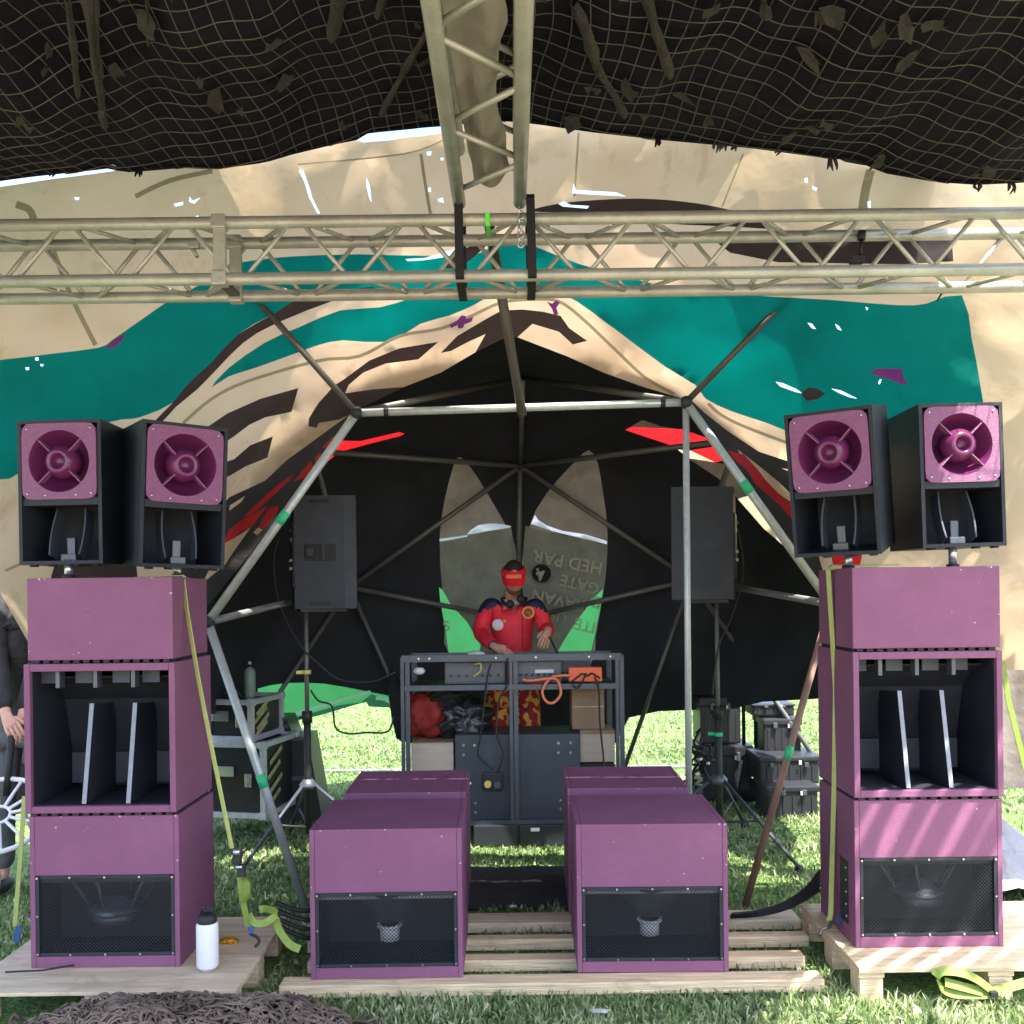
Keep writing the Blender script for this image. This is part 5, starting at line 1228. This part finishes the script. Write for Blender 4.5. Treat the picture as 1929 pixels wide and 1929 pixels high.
em = MB().lathe([(.03, -.004), (.044, -.004), (.046, .004), (.03, .004)], 26, M=Matrix.Translation(onj(995, 1154, .006)) @ Matrix.Rotation(R(-90), 4, 'X')).build('chest_emblem', mat('orange_emblem', (.95, .28, .1), .5), dj)
v = onj(995, 1154, .008); MB().lathe([(0, -.004), (.026, -.003), (.027, .003)], 20, M=Matrix.Translation(v) @ Matrix.Rotation(R(-90), 4, 'X')).build('emblem_centre', mat('olive_emblem', (.3, .12, .02), .5), em)
MB().box(onj(996, 1157, .011), (.026, .003, .02)).build('emblem_figure', mat('yellow_emblem', (.8, .5, .12), .5), em)
MB().tube([onj(984, y, .001) for y in range(1150, 1230, 8)], .003, 5).build('zip', NAVY, dj)
tag(MB().cyl(P(1035, 1200, 6.5), P(1052, 1234, 6.4), .006).build('console_cable', RUBBER), 'thin dark rod rising from the console below his raised hand', 'rod')
# second person, mostly hidden behind the left stack
ax, ay = P(22, 1300, 5.3).x, 5.35
hx2 = P(52, 1020, 5.25)
arms2 = {'l': (P(0, 1130, 5.3), P(-8, 1230, 5.2), P(12, 1350, 5.0), (.5, -.4, -.5), (0, -.7, .7)), 'r': (P(60, 1140, 5.3), P(75, 1240, 5.3), P(42, 1352, 5.05), (-.3, -.2, -.9), (0, -1, 0))}
p2, HM2, O2, jk2 = person('person in black top and grey trousers standing mostly hidden behind the left speaker stack', P(30, 1300, 5.3).x, 5.35, arms2, hx2, R(10), zsc=1.0, cl=(BLACKCLOTH, GREYCLOTH))
h2 = MB(); r = bmesh.ops.create_icosphere(h2.bm, subdivisions=3, radius=1)
for v in r['verts']: v.co = Vector((v.co.x*.082, v.co.y*.104+.006, v.co.z*.125+.004))
bmesh.ops.delete(h2.bm, geom=[f for f in h2.bm.faces if f.calc_center_median().z < .02 and f.calc_center_median().y < .03], context='FACES')
bmesh.ops.transform(h2.bm, matrix=HM2, verts=h2.bm.verts); h2.build('hair', HAIR, p2)
v = P(36, 1362, 5.03)-O2; MB().lathe([(.038, -.02), (.04, -.02), (.04, .02), (.038, .02)], 18, M=Matrix.Translation(v) @ Matrix.Rotation(R(15), 4, 'Y')).build('wrist_strap', GREYCLOTH, p2)
tag(MB().cyl(P(22, 1385, 4.95), P(12, 1500, 4.9), .018).build('microphone_stand', RUBBER), 'black tube held upright at the far left edge', 'rod')

# ------------------------------------------------------------------ PA speakers on tripods
def tripod(label, px, Y, ztop, grp, lr=.55, hubz=.42, foot_yaw=0, tape_m=None, tz=1.0):
    x = P(px, 1300, Y).x; t = thing('speaker_stand', label, 'stand', (x, Y, 0), (0, 0, foot_yaw), grp)
    MB().cyl((0, 0, .12), (0, 0, .85), .022, seg=14).build('outer_pole', RUBBER, t); MB().cyl((0, 0, .82), (0, 0, ztop), .014, seg=12).build('inner_pole', GREYPOLE, t)
    MB().cyl((0, 0, .8), (0, 0, .87), .032, seg=12).cyl((-.05, 0, .835), (0, 0, .835), .008).build('collar', RUBBER, t)
    MB().lathe([(.02, hubz-.03), (.05, hubz-.025), (.055, hubz), (.03, hubz+.03), (.02, hubz+.035)], 14).build('hub', GREYMAG, t)
    for k in range(3):
        a = R(90+120*k); c, s = math.cos(a), math.sin(a)
        lg_ = MB().cyl((c*.04, s*.04, hubz), (c*lr, s*lr, .02), .011, seg=8).build('leg', CASEG, t)
        MB().cyl((c*.02, s*.02, .16), (c*lr*.5, s*lr*.5, hubz*.5+.01), .006, seg=6).build('brace', CASEG, lg_)
        MB().cyl((c*(lr-.02), s*(lr-.02), .0), (c*(lr+.02), s*(lr+.02), .02), .016, seg=8).build('foot', RUBBER, lg_)
    if tape_m: MB().cyl((0, 0, tz-.012), (0, 0, tz+.012), .028, seg=12).box((-.02, 0, tz), (.09, .006, .022), .003).build('tape', tape_m, t)
    return t
tripod('black tripod stand on the left with a yellow tape band', 578, 6.15, rzp(1148, 6.15, 578), 'tripod stands beside the console', foot_yaw=R(25), tape_m=YTAPE, tz=P(578, 1266, 6.15).z, lr=.52)
tripod('black tripod stand on the right with a teal tape band', 1352, 6.15, rzp(1132, 6.15, 1352), 'tripod stands beside the console', foot_yaw=R(-27), tape_m=GREENTAPE, tz=P(1352, 1383, 6.15).z, lr=.62)
def pa(label, loc, yaw, roll=0, handle=True):
    t = thing('monitor_speaker', label, 'speaker', loc, (0, roll, yaw), 'black monitor speakers on tripods')
    h = .68; poly = [(-.2, -.19), (.2, -.19), (.2, -.12), (.12, .17), (-.12, .17), (-.2, -.12)]   # x, y: front is -y
    # side is +x when yaw=0
    MB().prism([(a, b) for a, b in poly], 'Z', 0, h).build('cabinet', PACAB, t)
    MB().box((0, -.193, h/2), (.37, .006, h-.04), .002).build('front_grille', BLACKCAB, t)
    b = MB().box((0, .174, h*.48), (.17, .01, .4), .003); rp = b.build('amplifier_panel', CASEB, t)
    k = MB()
    for q in range(6): k.cyl((-.05+.05*(q % 3), .178, h*.36+.05*(q//3)), (-.05+.05*(q % 3), .19, h*.36+.05*(q//3)), .009, seg=10)
    for q in range(4): k.box((-.03+.02*q, .182, h*.62), (.012, .006, .02))
    k.build('controls', WHITE, rp)
    MB().box((-.03, .186, h*.7), (.05, .006, .02)).build('blue_label', mat('blue_print', (.04, .06, .5), .5), rp)
    # side handle: recess on the slanted flank
    n = Vector((-.29, .08, 0)).normalized(); c = Vector((-.162, .02, h*.5)); tg = Vector((.08, .29, 0)).normalized()
    M = Matrix(((tg.x, n.x, 0, c.x), (tg.y, n.y, 0, c.y), (0, 0, 1, c.z), (0, 0, 0, 1)))
    if handle:
        MB().box((0, 0, 0), (.19, .006, .1), .002, M=M).build('handle_recess', RUBBER, t); MB().box((-.02, .008, 0), (.02, .012, .1), .003, M=M).box((.06, .004, 0), (.05, .006, .06), .01, M=M).build('handle', PACAB, t)
    for zz in (h-.035, .03): MB().box((0, .002, zz-h*.5), (.12, .003, .02), .001, M=M).build('vent_mark', RUBBER, t)
    MB().box((0, 0, -.01), (.3, .28, .02), .004).build('base_plate', RUBBER, t)
    return t
a = P(600, 1146, 6.15); pa('left black monitor speaker seen from its side with the handle recess', (a.x+.02, 6.15, a.z), R(106), 0)
a = P(1338, 1130, 6.15); pa('right black monitor speaker partly behind the vertical silver pole', (a.x-.02, 6.15, a.z), R(-106), R(-1.5), handle=False)
for q, lb in (([(528, 1010), (516, 1050), (522, 1120), (545, 1180), (573, 1225), (600, 1250), (640, 1280), (700, 1284), (745, 1266)], 'thin black cable from the left monitor speaker sagging across the dark lining'), ([(1390, 1000), (1400, 1060), (1395, 1110), (1375, 1170), (1356, 1210), (1347, 1260), (1342, 1310)], 'black cable from the right monitor speaker coiling down its stand'), ([(585, 1300), (600, 1320), (625, 1330), (632, 1370), (655, 1382), (690, 1380), (730, 1378), (742, 1350)], 'thin loose cable looping before the bright grass behind the stage')):
    tag(MB().tube(catmull([P(x, y, 6.1) for x, y in q], 6), .006, 6).build('speaker_cable', RUBBER), lb, 'cable')

# ------------------------------------------------------------------ cases left and right
EDGE = mat('case_edging', (.62, .62, .68), .4, .3, var=.15, scale=20)
STICK = mat('olive_sticker', (.3, .28, .1), .6, var=.5, scale=14, col2=(.62, .58, .32))
def flight(label, px0, px1, py0, py1, Y, d, yaw=0, grp='flight cases behind the left stack'):
    a, b = P(px0, py1, Y), P(px1, py0, Y); W, H = b.x-a.x, b.z-a.z
    t = thing('flight_case', label, 'flight case', ((a.x+b.x)/2, Y, a.z), (0, 0, yaw), grp)
    MB().box((0, d/2, H/2), (W-.01, d-.01, H-.01), .003).build('panel', CASEB, t)
    e = MB(); r_ = .018
    for x in (-W/2, W/2):
        for z in (0, H): e.box((x, d/2, z), (r_*2, d-.03, r_*2), .003)
        for y in (0, d): e.box((x, y, H/2), (r_*2, r_*2, H-.03), .003)
    for y in (0, d):
        for z in (0, H): e.box((0, y, z), (W-.03, r_*2, r_*2), .003)
    for x in (-W/2, W/2):
        for y in (0, d):
            for z in (0, H): e.box((x, y, z), (r_*3, r_*3, r_*3), .012)
    e.build('edging', EDGE, t)
    l = MB(); l.box((-.06, -.012, H*.62), (.12, .008, .07), .003).build('latch', CHROME, t)
    l = MB(); l.box((W*.25, -.012, H*.5), (.05, .012, .09), .003).box((W*.25, -.02, H*.5), (.02, .012, .05), .003); l.build('latch', CHROME, t)
    s = MB()
    for k in range(4): s.box((W/2+.016-.012, d*.3+.03*(k % 2), H*(.2+.2*k)), (.004, .2, .03), .001, rot=Matrix.Rotation(R(25), 3, 'X'))
    s.build('side_stickers', STICK, t)
    return t
f1 = flight('upper flight case with bright edging behind the left stack', 388, 476, 1322, 1392, 6.6, .45, R(-12))
f2 = flight('lower taller flight case with butterfly latches behind the left stack', 385, 500, 1402, 1536, 6.55, .5, R(-12))
for (px0, px1, py0, py1, Y, d, lb) in ((505, 552, 1352, 1386, 7.0, .3, 'small black box lying on the larger black speaker box'), (512, 606, 1388, 1505, 6.95, .35, 'black sloping box with grey trim right of the flight cases')):
    a, b = P(px0, py1, Y), P(px1, py0, Y); W, H = b.x-a.x, b.z-a.z
    t = thing('black_box', lb, 'box', (a.x, Y, a.z if H < .2 else 0)); z0 = 0 if H < .2 else a.z
    MB().prism([(0, 0), (W, 0), (W*.72, H+z0), (0, H+z0)], 'Y', 0, d).build('shell', CASEB, t)
    MB().box((W*.42, -.004, (H+z0)*.52), (W*.82, .008, .03), .002).build('trim', GREYMAG, t); MB().box((W*.36, -.004, (H+z0)-.012), (W*.7, .008, .022), .002).build('trim', GREYMAG, t)
gb = thing('gas_bottle', 'sage green metal flask with a small white knob on top of the flight case', 'bottle', P(471, 1318, 6.75)); gb.location.z = f1.location.z+P(0, 1322, 6.6).z-P(0, 1392, 6.6).z+.01
MB().lathe([(0, 0), (.036, 0), (.038, .005), (.038, .17), (.03, .19), (.014, .2), (.012, .21), (0, .212)], 24).build('flask', GREENBOT, gb); MB().blob((0, 0, .232), (.012, .012, .012), 0, 1, 0, 2).build('knob', WHITE, gb); MB().cyl((0, 0, .205), (0, 0, .224), .013, seg=12).build('neck', RUBBER, gb)
tag(MB().tube(catmull([P(420, 1308, 6.7), P(440, 1298, 6.7), P(455, 1312, 6.68), P(462, 1318, 6.68), P(440, 1322, 6.66)], 5), .006, 6).build('hose', DARKG), 'thin green hose curled on top of the upper flight case', 'hose')
def toolbox(label, px0, px1, py0, py1, Y, d, latch=((.3, .8), (.7, .8)), grp='black tool cases behind the right stand', m=None, lid=True):
    a, b = P(px0, py1, Y), P(px1, py0, Y); W, H = b.x-a.x, b.z-a.z
    t = thing('tool_case', label, 'tool case', ((a.x+b.x)/2, Y, max(a.z, 0)), group=grp); H = b.z-max(a.z, 0)
    MB().box((0, d/2, H*.4), (W*.94, d*.94, H*.8), .015).build('tub', m or CASEB, t)
    MB().box((0, d/2, H*.89), (W, d, H*.2), .012).build('lid', CASEB, t)
    l = MB()
    for u, v in latch: l.box((W*(u-.5), -.008, H*v), (.03, .02, H*.16), .004)
    l.build('latch', GREYMAG, t)
    r_ = MB()
    for k in range(5): r_.box((W*(-.36+.18*k), .012+0*k, H*.4), (.012, .012, H*.6), .003)
    r_.build('ribs', CASEB, t)
    MB().box((W*.15, -.012, H*.78), (.02, .006, .03), .004).build('white_tag', WHITE, t)
    return t, W, H
toolbox('upper black tool case on the wheeled one, white tag on its front', 1318, 1398, 1312, 1402, 7.55, .35)
t, W, H = toolbox('lower wheeled black tool case with telescopic handle', 1322, 1420, 1404, 1515, 7.5, .4)
w_ = MB().lathe([(0, -.02), (.05, -.02), (.06, -.022), (.088, -.02), (.09, 0), (.088, .02), (0, .02)], 28, M=Matrix.Translation((W*.38, -.06, .09)) @ Matrix.Rotation(R(90), 4, 'X')).build('wheel', RUBBER, t)
MB().lathe([(0, -.026), (.012, -.025), (.014, -.02)], 12, M=Matrix.Translation((W*.38, -.06, .09)) @ Matrix.Rotation(R(90), 4, 'X')).build('hub_cap', CHROME, w_)
hh_ = P(1387, 1250, 7.55).z; xo = t.location.x
MB().tube([(P(1387, 0, 7.55).x-xo, .1, H*.8), (P(1387, 0, 7.55).x-xo, .1, hh_), (P(1390, 0, 7.55).x-xo, .1, hh_+.015), (P(1408, 0, 7.55).x-xo, .1, hh_+.015), (P(1410, 0, 7.55).x-xo, .1, hh_), (P(1410, 0, 7.55).x-xo, .1, .25)], .014, 8).build('telescopic_handle', CASEB, t)
toolbox('thin black case with pale label, topmost of the right-hand pile', 1418, 1500, 1326, 1350, 7.4, .35)
toolbox('black storage bin in the middle of the right-hand pile', 1438, 1512, 1353, 1418, 7.35, .35)
toolbox('low wide dark case at the bottom of the right-hand pile', 1430, 1548, 1424, 1478, 7.1, .4, latch=((.2, .7), (.75, .7)))
toolbox('dark box on the grass under the wide case behind the right stack', 1445, 1545, 1480, 1545, 6.9, .4)
cc = MB()
rn = random.Random(9)
for i in range(14):
    p = [P(1318+rn.uniform(-14, 16), 1440+rn.uniform(-40, 55), 6.9)]
    for s in range(6): p.append(p[-1]+Vector((rn.uniform(-.05, .05), rn.uniform(-.04, .04), rn.uniform(-.06, .05))))
    for v in p: v.z = max(v.z, .01)
    cc.tube(catmull(p, 3), .009, 6)
cct = thing('cable_pile', 'pile of black cables with white plug ends behind the vertical silver pole', 'cables')
cc.build('cables', RUBBER, cct)
for px, py in ((1334, 1438), (1320, 1430), (1313, 1458), (1322, 1480)): MB().blob(P(px, py, 6.78), (.014, .012, .011), .2, 2, 0, 2).build('plug', WHITE, cct)
# pale kerb strip on the lawn behind the tent
ks = MB().box((0, 8.95, .0), (14, .06, .02), .003).build('kerb_strip', mat('pale_hose', (.15, .17, .18), .8)); ks['kind'] = 'structure'; 

# ------------------------------------------------------------------ things at the far left and right
gt = thing('garden_table', 'white round slatted table top tipped at the far left edge', 'table', P(-2, 1535, 4.75))
gt.rotation_euler = (R(38), R(12), 0)
tb = MB(); rad = .22
tb.tube([(rad*math.cos(k*math.pi/16), rad*math.sin(k*math.pi/16), 0) for k in range(32)], .012, 8, True)
for k in range(12):
    a = k*math.pi/6; tb.cyl((.05*math.cos(a), .05*math.sin(a), 0), (rad*math.cos(a), rad*math.sin(a), 0), .008, seg=6)
tb.tube([(.05*math.cos(k*math.pi/8), .05*math.sin(k*math.pi/8), 0) for k in range(16)], .008, 6, True); tb.build('top', WHITE, gt)
for a in (40, 160, 280): MB().tube([(.1*math.cos(R(a)), .1*math.sin(R(a)), -.01), (.14*math.cos(R(a)), .14*math.sin(R(a)), -.3), (.17*math.cos(R(a)), .17*math.sin(R(a))-.1, -.52)], .011, 8).build('leg', EDGE, gt)
sc_ = MB(); rows = []
for j in range(26):
    u = j/25; rows.append([sc_.bm.verts.new((-3.4+1.62*k/20, 5.75+.05*math.sin(k*1.9)+.03*math.sin(j*.7), 2.2-1.85*u)) for k in range(21)])
for A, B in zip(rows, rows[1:]):
    for k in range(20): f = sc_.bm.faces.new((A[k], A[k+1], B[k+1], B[k])); f.smooth = True
tag(sc_.build('side_curtain', BROWNC if False else DBAND), 'dark hanging side curtain behind the left speaker stack', 'curtain')
ws = MB(); rows = []
for j in range(22):
    rows.append([ws.bm.verts.new((1.98+.95*k/24+.03*noise.noise((k, j, 0)), 4.95+.7*j/21, .05+.3*max(0, math.sin(math.pi*k/24))*max(0, math.sin(math.pi*(j+1)/23))+.07*noise.fractal((k*.35, j*.35, 2), .8, 2, 3))) for k in range(25)])
for A, B in zip(rows, rows[1:]):
    for k in range(24): f = ws.bm.faces.new((A[k], A[k+1], B[k+1], B[k])); f.smooth = True
tag(ws.build('plastic_sheet', mat('white_plastic_sheet', (.27, .27, .3), .35, bump=.8, bscale=12)), 'crumpled white plastic sheeting on the grass right of the right stack', 'sheeting')
tag(MB().cyl(P(1965, 1010, 4.8), P(1882, 1262, 5.0), .018).build('guy_pole', STEEL), 'slanting grey pole at the far right edge', 'pole')
fwall = MB(); rows = []
for j in range(16):
    rows.append([fwall.bm.verts.new((2.2+1.3*k/14, 5.6+.06*math.sin(k*1.3), 1.55-1.1*j/15+.02*noise.noise((k, j, 0)))) for k in range(15)])
for A, B in zip(rows, rows[1:]):
    for k in range(14): f = fwall.bm.faces.new((A[k], A[k+1], B[k+1], B[k])); f.smooth = True
tag(fwall.build('pale_side_curtain', mat('stained_pale_canvas', (.22, .19, .17), .7, var=.3, scale=6, dirt=(.2, .12, .1), dscale=4, bump=.5, bscale=8)), 'stained pale canvas hanging behind the right stack at the far right edge', 'curtain')
